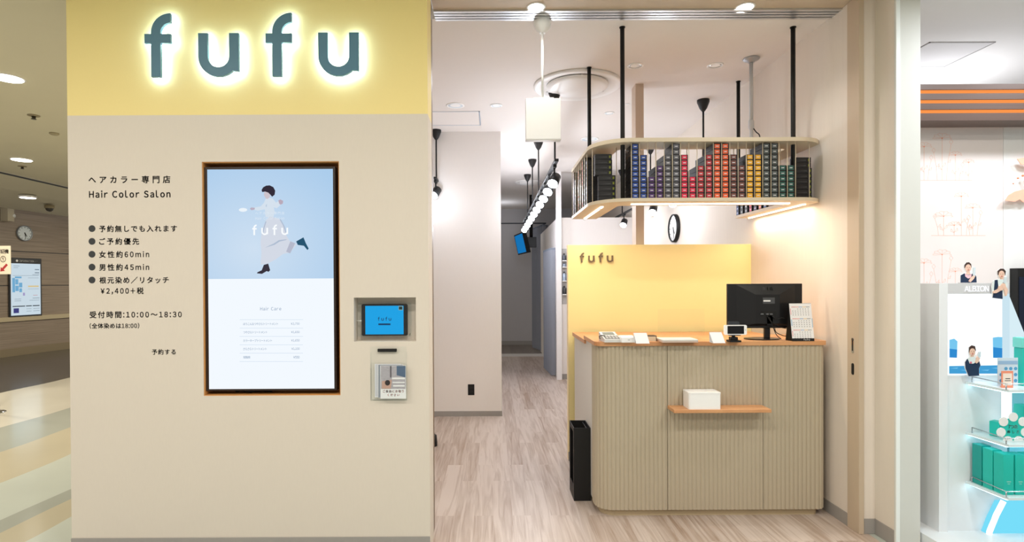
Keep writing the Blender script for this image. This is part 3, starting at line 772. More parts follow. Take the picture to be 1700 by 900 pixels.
obj('fluted_panel', flutes(lambda x, y: x < seamA-0.001), M_FLUTE, ctr)
obj('fluted_panel', flutes(lambda x, y: seamA+0.001 < x < seamB-0.001), M_FLUTE, ctr)
obj('fluted_panel', flutes(lambda x, y: x > seamB+0.001), M_FLUTE, ctr)
obj('carcass', MB().prism(rrect(XC0+0.012, XC1_-0.012, YC+0.012, YC+DEP, [0.085, 0.04, 0, 0]), 'z', 0.042, ZT-0.024), M_GAP, ctr)
obj('side_panel', MB().box(XC0+0.002, XC0+0.012, YC+0.16, YC+DEP, 0.042, ZT-0.024), mat('pale_side_panel', (216, 212, 204), 0.5, noise=0.01), ctr, 'smooth pale end panel')
obj('plinth', MB().prism(rrect(XC0+0.024, XC1_-0.03, YC+0.022, YC+DEP-0.02, [0.085, 0.04, 0, 0]), 'z', 0, 0.042), mat('plinth_beige', (186, 168, 136), 0.5, noise=0.02), ctr)
obj('countertop', MB().prism(rrect(XC0-0.014, XC1_+0.004, YC-0.016, YC+DEP, [0.05, 0.03, 0, 0]), 'z', ZT-0.024, ZT), M_OAK, ctr, 'oak worktop')
dsk = thing('back_desk', 'lower oak work surface behind the counter, its left end showing', 'desk', ((XC0+XC1_)/2, 4.0, 0))
obj('desktop', MB().box(XC0-0.010, XC1_, YC+DEP+0.004, YP-0.08, ZT-0.055, ZT-0.03), M_OAK, dsk)
obj('end_panel', MB().box(XC0+0.006, XC0+0.026, YC+DEP+0.004, YP-0.08, 0, ZT-0.055), mat('pale_side_panel', (216, 212, 204), 0.5), dsk)
obj('end_panel', MB().box(XC1_-0.03, XC1_-0.01, YC+DEP+0.004, YP-0.08, 0, ZT-0.055), mat('pale_side_panel', (216, 212, 204), 0.5), dsk)
# small ledge with the white box
YLg = YC - 0.125
zl = 1.4 - 214.5*YLg/FPX
xl0, xl1 = XA(1119, 684, YLg), XA(1281, 684, YLg)
tag(obj('bag_ledge', MB().box(xl0, xl1, YLg, YC-0.0068, zl-0.019, zl, bev=0.0015), M_OAK), 'narrow oak ledge fixed to the front of the counter', 'ledge')
bxw = thing('storage_box', 'small white lidded box standing on the oak ledge', 'box', (XA(1170, 680, YLg), YLg+0.06, zl))
wx0, wx1 = XA(1143.5, 670, YLg+0.01), XA(1197, 670, YLg+0.01)
obj('body', MB().prism(rrect(wx0, wx1, YLg+0.008, YLg+0.113, [0.012, 0.012, 0.012, 0.012]), 'z', zl, zl+0.086), M_WHITE, bxw)
obj('lid', MB().prism(rrect(wx0-0.0008, wx1+0.0008, YLg+0.0072, YLg+0.1138, [0.012]*4), 'z', zl+0.0868, zl+0.0955), M_WHITE, bxw)

# black umbrella stand beside the counter
b0 = FL(953, 832)
bx0, bx1, by0 = b0.x, FL(981, 832).x, b0.y
bh = 1.4 - 244.0*by0/FPX
by1 = by0 + 0.20
us = thing('umbrella_stand', 'tall narrow black umbrella stand against the left end of the counter', 'umbrella stand', ((bx0+bx1)/2, (by0+by1)/2, 0))
obj('front_panel', MB().box(bx0, bx1, by0, by0+0.004, 0, bh, bev=0.001), M_SOFTBLACK, us)
obj('back_panel', MB().box(bx0, bx1, by1-0.004, by1, 0, bh, bev=0.001), M_SOFTBLACK, us)
obj('side_panel', MB().box(bx1-0.004, bx1, by0+0.004, by1-0.004, 0, bh), M_SOFTBLACK, us)
obj('side_frame', MB().box(bx0, bx0+0.004, by0+0.004, by1-0.004, 0, 0.09).box(bx0, bx0+0.004, by0+0.004, by1-0.004, bh-0.03, bh).box(bx0, bx0+0.004, by0+0.004, by0+0.03, 0.09, bh-0.03).box(bx0, bx0+0.004, by1-0.03, by1-0.004, 0.09, bh-0.03), M_SOFTBLACK, us, 'open side with rectangular cut-out')
obj('base_tray', MB().box(bx0+0.004, bx1-0.004, by0+0.004, by1-0.004, 0.004, 0.012), M_SOFTBLACK, us)
obj('divider_rod', MB().tube([(bx1-0.02, by0+0.004, bh-0.012), (bx1-0.02, by1-0.004, bh-0.012)], 0.003, 8), M_BLACK, us)

# ------------------------------------------------------------------ things on the counter
def on_top(x, y): return HZ(x, y, ZT)
# card terminal
p = on_top(1015, 568.6); xa, xb = XA(1004, 565, p.y), XA(1031, 565, p.y)
ct = thing('card_terminal', 'grey and white card payment terminal at the left end of the counter', 'card terminal', ((xa+xb)/2, p.y+0.05, ZT))
obj('body', MB().hull([(xa-0.012, p.y+0.12, ZT), (xb-0.012, p.y+0.12, ZT), (xb-0.012, p.y+0.12, ZT+0.052), (xa-0.012, p.y+0.12, ZT+0.052)], [(xa, p.y, ZT), (xb, p.y, ZT), (xb, p.y, ZT+0.018), (xa, p.y, ZT+0.018)]), mat('terminal_white', (214, 214, 212), 0.4, noise=0.02), ct)
def slope_y(t): return p.y + 0.12*t
def slope_z(t): return ZT + 0.018 + 0.034*t
def patch(u0, u1, t0, t1, h=0.0015):
    ring = lambda dz: [(xa-0.012*t0+(xb-xa)*u0, slope_y(t0), slope_z(t0)+dz), (xa-0.012*t0+(xb-xa)*u1, slope_y(t0), slope_z(t0)+dz), (xa-0.012*t1+(xb-xa)*u1, slope_y(t1), slope_z(t1)+dz), (xa-0.012*t1+(xb-xa)*u0, slope_y(t1), slope_z(t1)+dz)]
    return ring(0.0), ring(h)
pad = obj('keypad', MB().hull(*patch(0.08, 0.95, 0.06, 0.48)), mat('terminal_grey', (86, 88, 90), 0.5, noise=0.03), ct)
for i in range(4):
    for j in range(3):
        obj('key', MB().hull(*[[(q[0], q[1], q[2]+0.0016) for q in r] for r in patch(0.14+i*0.2, 0.28+i*0.2, 0.09+j*0.13, 0.18+j*0.13)]), mat('key_grey', (180, 180, 178), 0.5), pad)
obj('display', MB().hull(*patch(0.15, 0.85, 0.58, 0.9)), mat('terminal_lcd', (120, 128, 120), 0.3, noise=0.02), ct, 'grey-green display')
obj('coiled_lead', MB().tube([(xa-0.006, p.y+0.10, ZT+0.006), (xa-0.022, p.y+0.06, ZT+0.03), (xa-0.014, p.y+0.02, ZT+0.04), (xa+0.008, p.y+0.03, ZT+0.036)], 0.0028, 8), M_BLACK, ct)
# white printer box
p = on_top(1043, 569.2); xa, xb = XA(1031.5, 565, p.y), XA(1055.5, 565, p.y)
pr = thing('receipt_printer', 'small white receipt printer beside the card terminal', 'printer', ((xa+xb)/2, p.y+0.04, ZT))
obj('body', MB().box(xa, xb, p.y, p.y+0.09, ZT, ZT+0.033, bev=0.004), M_WHITE, pr)
obj('lid', MB().box(xa+0.003, xb-0.003, p.y+0.012, p.y+0.085, ZT+0.033, ZT+0.036, bev=0.001), M_WHITE, pr)
obj('badge', MB().box(xa+0.038, xa+0.050, p.y-0.0006, p.y, ZT+0.014, ZT+0.018), mat('badge_grey', (180, 182, 184), 0.5), pr)
# tent cards
def tent(label, xf0, xf1, ytop, ybot, lean, flat):
    p = on_top((xf0+xf1)/2, ybot); xa, xb = XA(xf0, ybot, p.y), XA(xf1, ybot, p.y); h = (ybot-ytop)*p.y/FPX*0.98
    d = 0.055
    t = thing('tent_card', label, 'tent card', ((xa+xb)/2, p.y+d/2, ZT), 'white tent cards on the counter')
    for nm, y0_ in (('front_leaf', p.y), ('rear_leaf', p.y+d)):
        r0 = [(xa, y0_, ZT), (xb, y0_, ZT), (xb-lean, p.y+d/2, ZT+h), (xa-lean, p.y+d/2, ZT+h)]
        o = (0.0008 if nm == 'front_leaf' else -0.0008)
        obj(nm, MB().hull(r0, [(q[0], q[1]+o, q[2]) for q in r0]), M_PAPER, t)
    obj('base_leaf', MB().box(xa+0.001, xb-0.001, p.y+0.002, p.y+d-0.002, ZT, ZT+0.0008), M_PAPER, t)
    return t
tent('white folded tent card beside the receipt printer', 1056.5, 1078.5, 553, 570.4, 0.010, 0)
tent('white folded tent card left of the phone on its stand', 1184, 1204.5, 551.8, 569.8, 0.012, 0)
# small wooden box
p = on_top(1083, 566.5); xa, xb = XA(1076, 562, p.y), XA(1090, 562, p.y); h = 9.0*p.y/FPX
sb = thing('desk_box', 'small beige desk box with dark frame behind the left tent card', 'box', ((xa+xb)/2, p.y+0.03, ZT))
obj('body', MB().box(xa, xb-0.003, p.y, p.y+0.06, ZT, ZT+h-0.004), mat('kraft_beige', (206, 192, 166), 0.7, noise=0.03), sb)
obj('frame', MB().box(xa, xb, p.y-0.001, p.y+0.061, ZT+h-0.004, ZT+h).box(xb-0.003, xb, p.y-0.001, p.y+0.061, ZT, ZT+h-0.004), mat('dark_brown_frame', (70, 52, 42), 0.5), sb, 'dark brown frame')
# closed laptop
p = on_top(1129, 569); xa, xb = XA(1099.5, 568, p.y), XA(1160, 568, p.y)
lp = thing('closed_laptop', 'flat closed silver-white laptop lying in the middle of the counter', 'laptop', ((xa+xb)/2, p.y+0.07, ZT))
obj('base', MB().prism(rrect(xa, xb, p.y, p.y+0.14, 0.008), 'z', ZT+0.001, ZT+0.009), mat('rose_silver', (222, 200, 186), 0.35, 0.3, noise=0.02), lp)
obj('lid', MB().prism(rrect(xa+0.001, xb-0.001, p.y+0.001, p.y+0.14, 0.008), 'z', ZT+0.010, ZT+0.017), mat('silver_white', (226, 224, 220), 0.35, 0.1, noise=0.02), lp)
obj('foot', MB().box(xa+0.01, xb-0.01, p.y+0.01, p.y+0.13, ZT, ZT+0.001), M_BLACK, lp)
# clear acrylic sheet standing on the counter
p = on_top(1131, 563); xa, xb = XA(1092, 540, p.y), XA(1170, 540, p.y)
ac = thing('acrylic_screen', 'clear acrylic desk screen standing behind the closed laptop', 'screen', ((xa+xb)/2, p.y, ZT))
obj('sheet', MB().box(xa, xb, p.y, p.y+0.003, ZT, ZA(1131, 513, p.y), bev=0.0008), M_CLEAR, ac)
for x in (xa+0.03, xb-0.05): obj('foot', MB().box(x, x+0.02, p.y-0.03, p.y+0.03, ZT, ZT+0.004), M_CLEAR, ac)
# phone on stand
p = on_top(1220, 568.6); Yp = p.y+0.02
ph = thing('phone_stand', 'black desk stand holding the white phone, in front of the monitor', 'phone stand', (XA(1220, 568, Yp), Yp+0.02, ZT))
q = lambda x0, x1, y0, y1, Y: (XA(x0, 560, Y), XA(x1, 560, Y), ZA(1220, y1, Y), ZA(1220, y0, Y))
a = q(1211, 1229.5, 565, 569, Yp)
obj('base', MB().prism(rrect(a[0], a[1], Yp-0.015, Yp+0.05, 0.006), 'z', ZT, ZT+0.010), M_SOFTBLACK, ph)
a = q(1213.8, 1226, 560, 567, Yp)
obj('pedestal', MB().box(a[0], a[1], Yp+0.005, Yp+0.035, ZT+0.010, a[3], bev=0.002), M_SOFTBLACK, ph)
a = q(1217, 1223, 555, 561, Yp)
obj('neck', MB().tube([((a[0]+a[1])/2, Yp+0.02, a[2]-0.004), ((a[0]+a[1])/2, Yp+0.02, a[3])], 0.010, 12), M_SOFTBLACK, ph)
a = q(1210.5, 1229, 534, 557.4, Yp)
obj('cradle', MB().prism(rrect(a[0], a[1], a[2], a[3], 0.008), 'y', Yp+0.012, Yp+0.018).box(a[0], a[1], Yp-0.006, Yp+0.012, a[2], a[2]+0.004), mat('slate_black', (46, 50, 56), 0.5, noise=0.03), ph)
a = q(1202.3, 1240, 539.8, 556, Yp)
pn = thing('mobile_phone', 'white phone held sideways on the black desk stand', 'phone', ((a[0]+a[1])/2, Yp, a[2]))
obj('body', MB().prism(rrect(a[0], a[1], a[2], a[3], 0.008), 'y', Yp, Yp+0.009), M_WHITE, pn)
a = q(1207.8, 1235.2, 541.2, 554.4, Yp)
obj('display', MB().box(a[0], a[1], Yp-0.0006, Yp, a[2], a[3]), mat('black_glass', (16, 16, 18), 0.12, noise=0.02), pn, 'black screen')
obj('home_button', MB().prism(disc(XA(1237.6, 548, Yp), ZA(1237.6, 548, Yp), 0.004, 16), 'y', Yp-0.0005, Yp), mat('button_grey', (214, 214, 214), 0.4), pn)

# monitor seen from behind
pm = on_top(1270, 566); Ym = pm.y + 0.07
mo = thing('computer_monitor', 'black computer monitor seen from behind, on the right of the counter', 'monitor', (XA(1272, 560, Ym), Ym+0.03, ZT))
mq = (XA(1208.2, 505, Ym-0.01), XA(1333, 505, Ym-0.01), ZA(1270, 545, Ym-0.01), ZA(1270, 471, Ym-0.01))
M_MON = mat('monitor_black', (24, 24, 26), 0.35, noise=0.03)
sh_ = obj('back_cover', MB().box(mq[0], mq[1], Ym-0.004, Ym+0.012, mq[2], mq[3], bev=0.003), M_MON, mo)
def inner(x0, x1, za, zb): return (XA(x0, 500, Ym), XA(x1, 500, Ym), ZA(1270, zb, Ym), ZA(1270, za, Ym))
g = inner(1222, 1319, 473, 541)
h_ = inner(1252, 1292, 489, 537)
rings = [[(g[0], Ym-0.004, g[2]), (g[1], Ym-0.004, g[2]), (g[1], Ym-0.004, g[3]), (g[0], Ym-0.004, g[3])], [(h_[0], Ym-0.020, h_[2]), (h_[1], Ym-0.020, h_[2]), (h_[1], Ym-0.020, h_[3]), (h_[0], Ym-0.020, h_[3])]]
obj('bulge', MB().hull(*rings), M_MON, sh_)
c = AT(1268.2, 479.6, Ym-0.012)
obj('logo_disc', MB().prism(disc(c.x, c.z, 0.0105, 24), 'y', Ym-0.0125, Ym-0.004), mat('logo_grey', (54, 54, 58), 0.4), mo)
letter_px('logo_lettering', 'LG', (1274, 1282.5, 476.6, 482.6), Ym-0.0125, mat('logo_grey', (54, 54, 58), 0.4), mo, 0.02, 0.0006)
g = inner(1263.8, 1283.3, 494, 504)
rp = obj('rating_plate', MB().box(g[0], g[1], Ym-0.0215, Ym-0.019, g[2], g[3]), mat('plate_grey', (76, 78, 82), 0.5), mo)
g = inner(1264.6, 1276, 498.2, 500.6); obj('sticker', MB().box(g[0], g[1], Ym-0.022, Ym-0.0215, g[2], g[3]), M_PAPER, rp)
g = inner(1261, 1286, 516, 524)
pp = obj('port_panel', MB().box(g[0], g[1], Ym-0.022, Ym-0.018, g[2], g[3]), M_SOFTBLACK, mo)
for xx in (1264.5, 1273, 1279.5):
    c = AT(xx, 521.6, Ym-0.022); obj('port', MB().box(c.x-0.008, c.x+0.008, Ym-0.030, Ym-0.021, c.z-0.003, c.z+0.004), mat('port_grey', (120, 122, 126), 0.4, 0.5), pp)
obj('neck', MB().box(XA(1271, 550, Ym), XA(1280.3, 550, Ym), Ym+0.010, Ym+0.030, ZT+0.006, ZA(1275, 522, Ym), bev=0.003).box(XA(1271, 550, Ym), XA(1280.3, 550, Ym), Ym-0.02, Ym+0.02, ZA(1275, 540, Ym), ZA(1275, 524, Ym)), M_MON, mo)
ell = [((XA(1240, 563, Ym)+XA(1297, 563, Ym))/2+0.105*math.cos(t*math.pi/16), Ym+0.03+0.075*math.sin(t*math.pi/16)) for t in range(32)]
obj('base', MB().prism(ell, 'z', ZT, ZT+0.006), M_MON, mo)
def px_tube(nm, pts, r, m, parent, label=None):
    return obj(nm, MB().tube([tuple(AT(x, y, Y)) for x, y, Y in pts], r, 8), m, parent, label)
def smooth(pts, n=5):
    out = []
    P = [pts[0]] + pts + [pts[-1]]
    for i in range(1, len(P)-2):
        p0, p1, p2, p3 = P[i-1], P[i], P[i+1], P[i+2]
        for k_ in range(n):
            t = k_/n
            out.append(tuple(0.5*((2*p1[j])+(-p0[j]+p2[j])*t+(2*p0[j]-5*p1[j]+4*p2[j]-p3[j])*t*t+(-p0[j]+3*p1[j]-3*p2[j]+p3[j])*t**3) for j in range(3)))
    return out + [pts[-1]]
yy = Ym-0.03
zc = ZT+0.004
for pts in ([(1274, 524, yy), (1279, 533, yy-0.01), (1290, 540, yy-0.012), (1298, 544, yy), (1308, 546, yy+0.06)],
            [(1281, 524, yy), (1289, 530, yy-0.005), (1298, 528, yy-0.005), (1308, 530, yy+0.06)],
            [(1277, 526, yy), (1283, 542, yy-0.012), (1289, 556, yy-0.01), (1297, 563, yy)],
            [(1286, 540, yy), (1288, 551, yy-0.006), (1299, 557, yy), (1308, 558.5, yy+0.06)]):
    px_tube('cable', smooth(pts), 0.0024, M_SOFTBLACK, mo, 'black monitor cable')

# desk calendar
p = on_top(1333, 566.4); Yk = p.y
cl = [AT(1315.2, 566.2, Yk), AT(1351.8, 566.0, Yk)]
W_ = cl[1].x-cl[0].x; H_ = 0.222; LE = 0.03; XS = -0.004
cal = thing('desk_calendar', 'three-month desk calendar on a black easel at the right end of the counter', 'calendar', (cl[0].x+W_/2, Yk+0.05, ZT))
def cal_pt(u, v, d=0.0): return Vector((cl[0].x+u*W_+XS*v, Yk+LE*v-d, ZT+H_*v))
def cal_patch(u0, u1, v0, v1, d, th=0.0008): return [[cal_pt(u, v, d+e) for u, v in ((u0, v0), (u1, v0), (u1, v1), (u0, v1))] for e in (0, th)]
obj('front_board', MB().hull(*cal_patch(0, 1, 0, 1, 0, 0.002)), M_SOFTBLACK, cal)
obj('rear_board', MB().hull([(cl[0].x-0.006, Yk+0.062, ZT), (cl[1].x-0.03, Yk+0.062, ZT), tuple(cal_pt(0.98, 0.99)), tuple(cal_pt(0.02, 0.99))], [(cl[0].x-0.006, Yk+0.064, ZT), (cl[1].x-0.03, Yk+0.064, ZT), tuple(cal_pt(0.98, 0.99, -0.002)), tuple(cal_pt(0.02, 0.99, -0.002))]), M_SOFTBLACK, cal)
obj('side_gusset', MB().hull([tuple(cal_pt(0.01, 0.01, -0.001)), (cl[0].x-0.006, Yk+0.062, ZT), tuple(cal_pt(0.01, 0.99, -0.001))], [tuple(cal_pt(0.025, 0.01, -0.001)), (cl[0].x-0.004, Yk+0.062, ZT), tuple(cal_pt(0.025, 0.99, -0.001))]), M_SOFTBLACK, cal)
pg = obj('page', MB().hull(*cal_patch(0.0, 1.0, 0.075, 0.995, 0.002)), M_PAPER, cal, 'white month pages')
BAR = ((210, 60, 60), (226, 120, 110), (70, 140, 200), (226, 180, 70), (60, 70, 90))
for v in (0.895, 0.585, 0.285):
    m5 = [mat('cal_%d_%d' % (c[0], c[1]), c, 0.7) for c in BAR]; mb = MB()
    for i in range(5):
        mb.hull(*cal_patch(0.09+i*0.165, 0.09+(i+1)*0.165, v, v+0.012, 0.0028, 0.0004), i)
    bmesh.ops.recalc_face_normals(mb.bm, faces=mb.bm.faces); me = bpy.data.meshes.new('weekday_bar'); mb.bm.to_mesh(me); mb.bm.free()
    put('weekday_bar', me, m5, pg)
    mb = MB()
    for r_ in range(4):
        for c_ in range(7):
            if (r_ == 0 and c_ < 2): continue
            u, w_ = 0.12+c_*0.118, v-0.045-r_*0.052
            mb.hull(*cal_patch(u, u+0.035, w_-0.012, w_+0.006, 0.0028, 0.0004))
    obj('date_print', mb, mat('date_grey', (120, 122, 128), 0.7), pg)
for nm, u0, u1, c in (('margin_print', 0.03, 0.055, (224, 140, 150)),):
    obj(nm, MB().hull(*cal_patch(u0, u1, 0.7, 0.86, 0.0028, 0.0004)), mat('cal_pink', c, 0.7), pg)
    obj(nm, MB().hull(*cal_patch(u0, u1, 0.12, 0.27, 0.0028, 0.0004)), mat('cal_pink', c, 0.7), pg)
obj('margin_print', MB().hull(*cal_patch(0.03, 0.06, 0.40, 0.57, 0.0028, 0.0004)), mat('cal_blue', (120, 176, 214), 0.7), pg)
obj('margin_print', MB().hull(*cal_patch(0.97, 0.995, 0.36, 0.60, 0.0028, 0.0004)), mat('cal_blue', (120, 176, 214), 0.7), pg)
U_ = Vector((1, 0, 0)); V_ = (cal_pt(0, 1)-cal_pt(0, 0)).normalized()
o = cal_pt(0.52, 0.018, 0.0026); logo_flat('calendar_logo', o, U_, V_, W_*0.27, mat('cal_logo_white', (214, 212, 206), 0.6), cal, 0.0006)

# small raised letters on the yellow wall
a = AT(962.5, 435.8, YP); wl = XA(1017.5, 436, YP)-a.x
lt = thing('raised_letters', 'four small brown raised letters at the top left of the yellow wall behind the counter', 'sign', (a.x+wl/2, YP-0.01, a.z))
M_BL = mat('brown_letters', (112, 96, 74), 0.5, noise=0.03)
kk = wl/LOGO_W
for dx, fn in LOGO:
    obj('letter', MB().prism([(a.x+(q_[0]+dx)*kk, a.z+q_[1]*kk) for q_ in fn()], 'y', YP-0.016, YP), M_BL, lt)
# ------------------------------------------------------------------ hanging shelf with hair colour boxes
r0 = CLp = HZ(1033, 45, CEIL)
YSF = r0.y - 0.085
zb0 = ZA(1200, 333.5, YSF); zb1 = ZA(1200, 328, YSF); zt0 = ZA(1200, 234.5, YSF); zt1 = ZA(1200, 228, YSF)
LX0 = XA(949, 364, HZ(949, 364, zb0).y)
LX1 = LX0 + 0.19
YSE = HZ(949, 364, zb0).y
RX1 = XA(1359, 331, YSF+0.14); RX0 = RX1 - 0.17
YFI = YSF + 0.20
def u_board(g):
    P = arc(LX0+0.24, YSF+0.24, 0.24, 180, 270, 14) + arc(RX1-0.19, YSF+0.19, 0.19, 270, 360, 12)
    P += [(RX1, YSE), (RX0, YSE)] + arc(RX0-0.03, YFI+0.03, 0.03, 0, -90, 4) + arc(LX1+0.03, YFI+0.03, 0.03, 270, 180, 4) + [(LX1, YSE), (LX0, YSE)]
    return P
shelf = thing('hanging_shelf', 'beige u-shaped shelf hung on black rods above the counter, filled with boxes', 'shelf', ((LX0+RX1)/2, YSF+0.1, zb0))
obj('bottom_board', MB().prism(u_board(0), 'z', zb0, zb1), M_BOARD, shelf)
obj('top_board', MB().prism(u_board(0), 'z', zt0, zt1), M_BOARD, shelf)
rods = [(r0.x, r0.y)] + [(v.x, v.y) for v in (HZ(1316.5, 45, CEIL), HZ(978, 112, CEIL), HZ(1231, 135, CEIL))]
rods[3] = (RX0+0.06, HZ(1231, 135, CEIL).y)
rods[2] = (max(rods[2][0], LX0+0.04), rods[2][1])
for x, y in rods:
    obj('hanging_rod', MB().tube([(x, y, zb1), (x, y, CEIL-0.004)], 0.0135, 14).lathe((x, y, CEIL), [(0.018, -0.005), (0.018, 0.0)], 16), M_SOFTBLACK, shelf, 'black hanging rod')
G_LED = glow('warm_led', (255, 238, 210), 6.0)
for (xa, xb, ya, yb) in ((LX0+0.25, RX1-0.20, YSF+0.10, YSF+0.116), (LX0+0.085, LX0+0.101, YSF+0.22, YSE-0.05), (RX0+0.08, RX0+0.096, YSF+0.15, YSE-0.04)):
    obj('led_strip', MB().box(xa, xb, ya, yb, zb0-0.006, zb0), G_LED, shelf, 'glowing warm light strip')
    L_ = max(xb-xa, yb-ya)
    area_lamp('shelf_strip_lamp', ((xa+xb)/2, (ya+yb)/2, zb0-0.010), xb-xa, (3.0 if xa > 1.5 else 6.0)*L_, (255, 234, 204), size_y=yb-ya)
for x, y in ((LX0+0.093, YSF+0.30), (LX0+0.093, YSE-0.03), (RX0+0.088, YSF+0.17), (RX0+0.088, YSE-0.02)):
    obj('clip', MB().lathe((x, y+0.0, zb0), [(0.008, -0.010), (0.008, 0)], 12), M_CHROME, shelf)
YBX = YSF + 0.028
COLS = [('blue', 10, (36, 70, 148)), ('blue', 8, (36, 70, 148)), ('purple', 4, (78, 46, 104)), ('purple', 6, (78, 46, 104)), ('grey', 8, (96, 96, 104)), ('grey', 10, (96, 96, 104)),
        ('crimson', 8, (214, 36, 72)), ('crimson', 4, (206, 30, 80)), ('red', 6, (178, 44, 52)), ('red', 8, (170, 38, 60)), ('orange', 10, (226, 92, 40)), ('orange', 10, (226, 92, 40)),
        ('brown', 8, (112, 66, 58)), ('brown', 6, (112, 66, 58)), ('yellow', 8, (232, 172, 40)), ('yellow', 8, (232, 172, 40)), ('charcoal', 10, (84, 92, 92)), ('charcoal', 10, (84, 92, 92)),
        ('green', 6, (44, 92, 84)), ('green', 6, (44, 92, 84))]
xcol = [XA(1054.6 + 13.6*i, 290, YBX) for i in range(20)]
STEP = (zt0-zb1-0.006)/10.0
BW, BH, BD = 0.0435, STEP-0.0012, 0.165
ORD = ['first', 'second', 'third', 'fourth', 'fifth', 'sixth', 'seventh', 'eighth', 'ninth', 'tenth', 'eleventh', 'twelfth', 'thirteenth', 'fourteenth', 'fifteenth', 'sixteenth', 'seventeenth', 'eighteenth', 'nineteenth', 'twentieth']
M_BOXBLK = mat('box_black', (22, 21, 24), 0.45, noise=0.05)
GRP = 'hair colour boxes on the hanging shelf'
PROTO = {}
def colour_box(kind, col):
    if kind in PROTO: return None
    b = obj('hair_color_box', MB().box(-BW/2, BW/2, 0, BD, 0, BH, bev=0.0008, seg=1), M_BOXBLK)
    me_loc = b.location.copy(); b.data.transform(Matrix.Translation(me_loc)); b.location = (0, 0, 0)
    lab = obj('label', MB().box(-0.0155, 0.0155, -0.0006, 0, 0.0035, BH-0.0025), mat('label_'+kind, col, 0.45, noise=0.04), b, kind+' printed label')
    mk = MB().box(-0.008, -0.0065, -0.0011, -0.0006, BH*0.40, BH*0.62).box(-0.005, 0.009, -0.0011, -0.0006, BH*0.44, BH*0.58)
    obj('label_print', mk, mat('label_white', (224, 224, 228), 0.6), lab)
    PROTO[kind] = b
    return b
FREE = {}
def place_box(kind, col, loc, rz, label):
    first = colour_box(kind, col)
    o = first if first is not None else copy_tree(PROTO[kind])
    o.location = loc; o.rotation_euler = (0, 0, rz)
    tag(o, label, 'box', GRP)
for i, (kind, n, col) in enumerate(COLS):
    where = 'the %s stack from the left along the shelf front' % ORD[i]
    for j in range(n):
        place_box(kind, col, (xcol[i], YBX, zb1+j*STEP+0.0002), 0, '%s box %s from bottom in %s' % (kind, ORD[j], where))
# stacks along the two arms, their fronts to the left
ARM = [('blue', 9), ('grey', 10), ('crimson', 10), ('brown', 8), ('orange', 9), ('charcoal', 10), ('blue', 8), ('purple', 10)]
ys_ = [YSF+0.33 + i*(YSE-YSF-0.36)/7.0 for i in range(8)]
cd = {k_: c for k_, n, c in COLS}
for i, (kind, n) in enumerate(ARM):
    if abs(ys_[i]-rods[2][1]) < 0.037: continue
    for j in range(n):
        place_box(kind, cd[kind], (LX0+0.012, ys_[i], zb1+j*STEP+0.0002), -math.pi/2, '%s box %s from bottom in the %s stack back on the left arm' % (kind, ORD[j], ORD[i]))
ARMR = ['green', 'brown', 'blue', 'orange', 'purple', 'crimson', 'grey', 'charcoal', 'blue']
ysr = [YSF+0.34 + i*(YSE-YSF-0.37)/8.0 for i in range(9)]
for i, kind in enumerate(ARMR):
    for j in range(4 if i > 1 else 9):
        if i <= 1 and j >= 7: continue
        place_box(kind, cd[kind], (RX0+0.003, ysr[i], zb1+j*STEP+0.0002), -math.pi/2, '%s box %s from bottom in the %s stack back on the right arm' % (kind, ORD[j], ORD[i]))
# black boxes lying across the two front corners
def corner_proto():
    b = obj('hair_color_box', MB().box(0, 0.105, 0, 0.05, 0, BH, bev=0.0008, seg=1), M_BOXBLK)
    l_ = b.location.copy(); b.data.transform(Matrix.Translation(l_)); b.location = (0, 0, 0)
    lab = obj('label', MB().box(0.087, 0.097, -0.0006, 0, 0.008, BH-0.009), mat('label_lime', (128, 136, 36), 0.5, noise=0.2, nscale=(300, 300, 300)), b, 'lime green mark')
    obj('label_print', MB().prism([(0.004, BH*0.42), (0.075, BH*0.36), (0.075, BH*0.5)], 'y', -0.0005, 0), mat('box_sheen_grey', (74, 74, 78), 0.5), b, 'grey printed streak')  # sheen on the black side, painted as a flat grey streak
    return b
cp = corner_proto(); used = False
for side, (x, y, rz) in (('left', (XA(987, 300, YSF+0.17), YSF+0.145, 0.0)), ('right', (XA(1318, 300, YSF+0.12), YSF+0.115, 0.0))):
    for j in range(9 if side == 'left' else 8):
        o = cp if not used else copy_tree(cp); used = True
        sh_x = (0.0 if j > 4 else 0.022) if side == 'left' else (0.004 if j > 5 else 0.010)
        o.location = (x+sh_x-(0.006 if side == 'right' else 0), y, zb1+j*STEP+0.0002); o.rotation_euler = (0, 0, rz)
        tag(o, 'black box with lime mark %s from bottom at the shelf\'s %s corner' % (ORD[j], side), 'box', GRP)
def divider(x, y): obj('divider_rod', MB().tube([(x, y, zb1), (x, y, zt0)], 0.0022, 6), M_BOARD, shelf)
for i in range(21):
    divider(XA(1047.8 + 13.6*i, 290, YBX), YBX-0.006); 
for i in range(0, 21, 2): divider(XA(1047.8 + 13.6*i, 290, YBX), YBX+BD+0.004)
for i in range(9):
    yy = YSF+0.33 + (i-0.5)*(YSE-YSF-0.36)/7.0
    divider(LX0+0.008, yy)
divider(XA(983.5, 300, YSF+0.17), YSF+0.17); divider(XA(1021, 300, YSF+0.19), YSF+0.15); divider(XA(1342, 300, YSF+0.06), YSF+0.05)

# ------------------------------------------------------------------ ceiling fittings of the salon
def ceil_px(x, y): return HZ(x, y, CEIL)
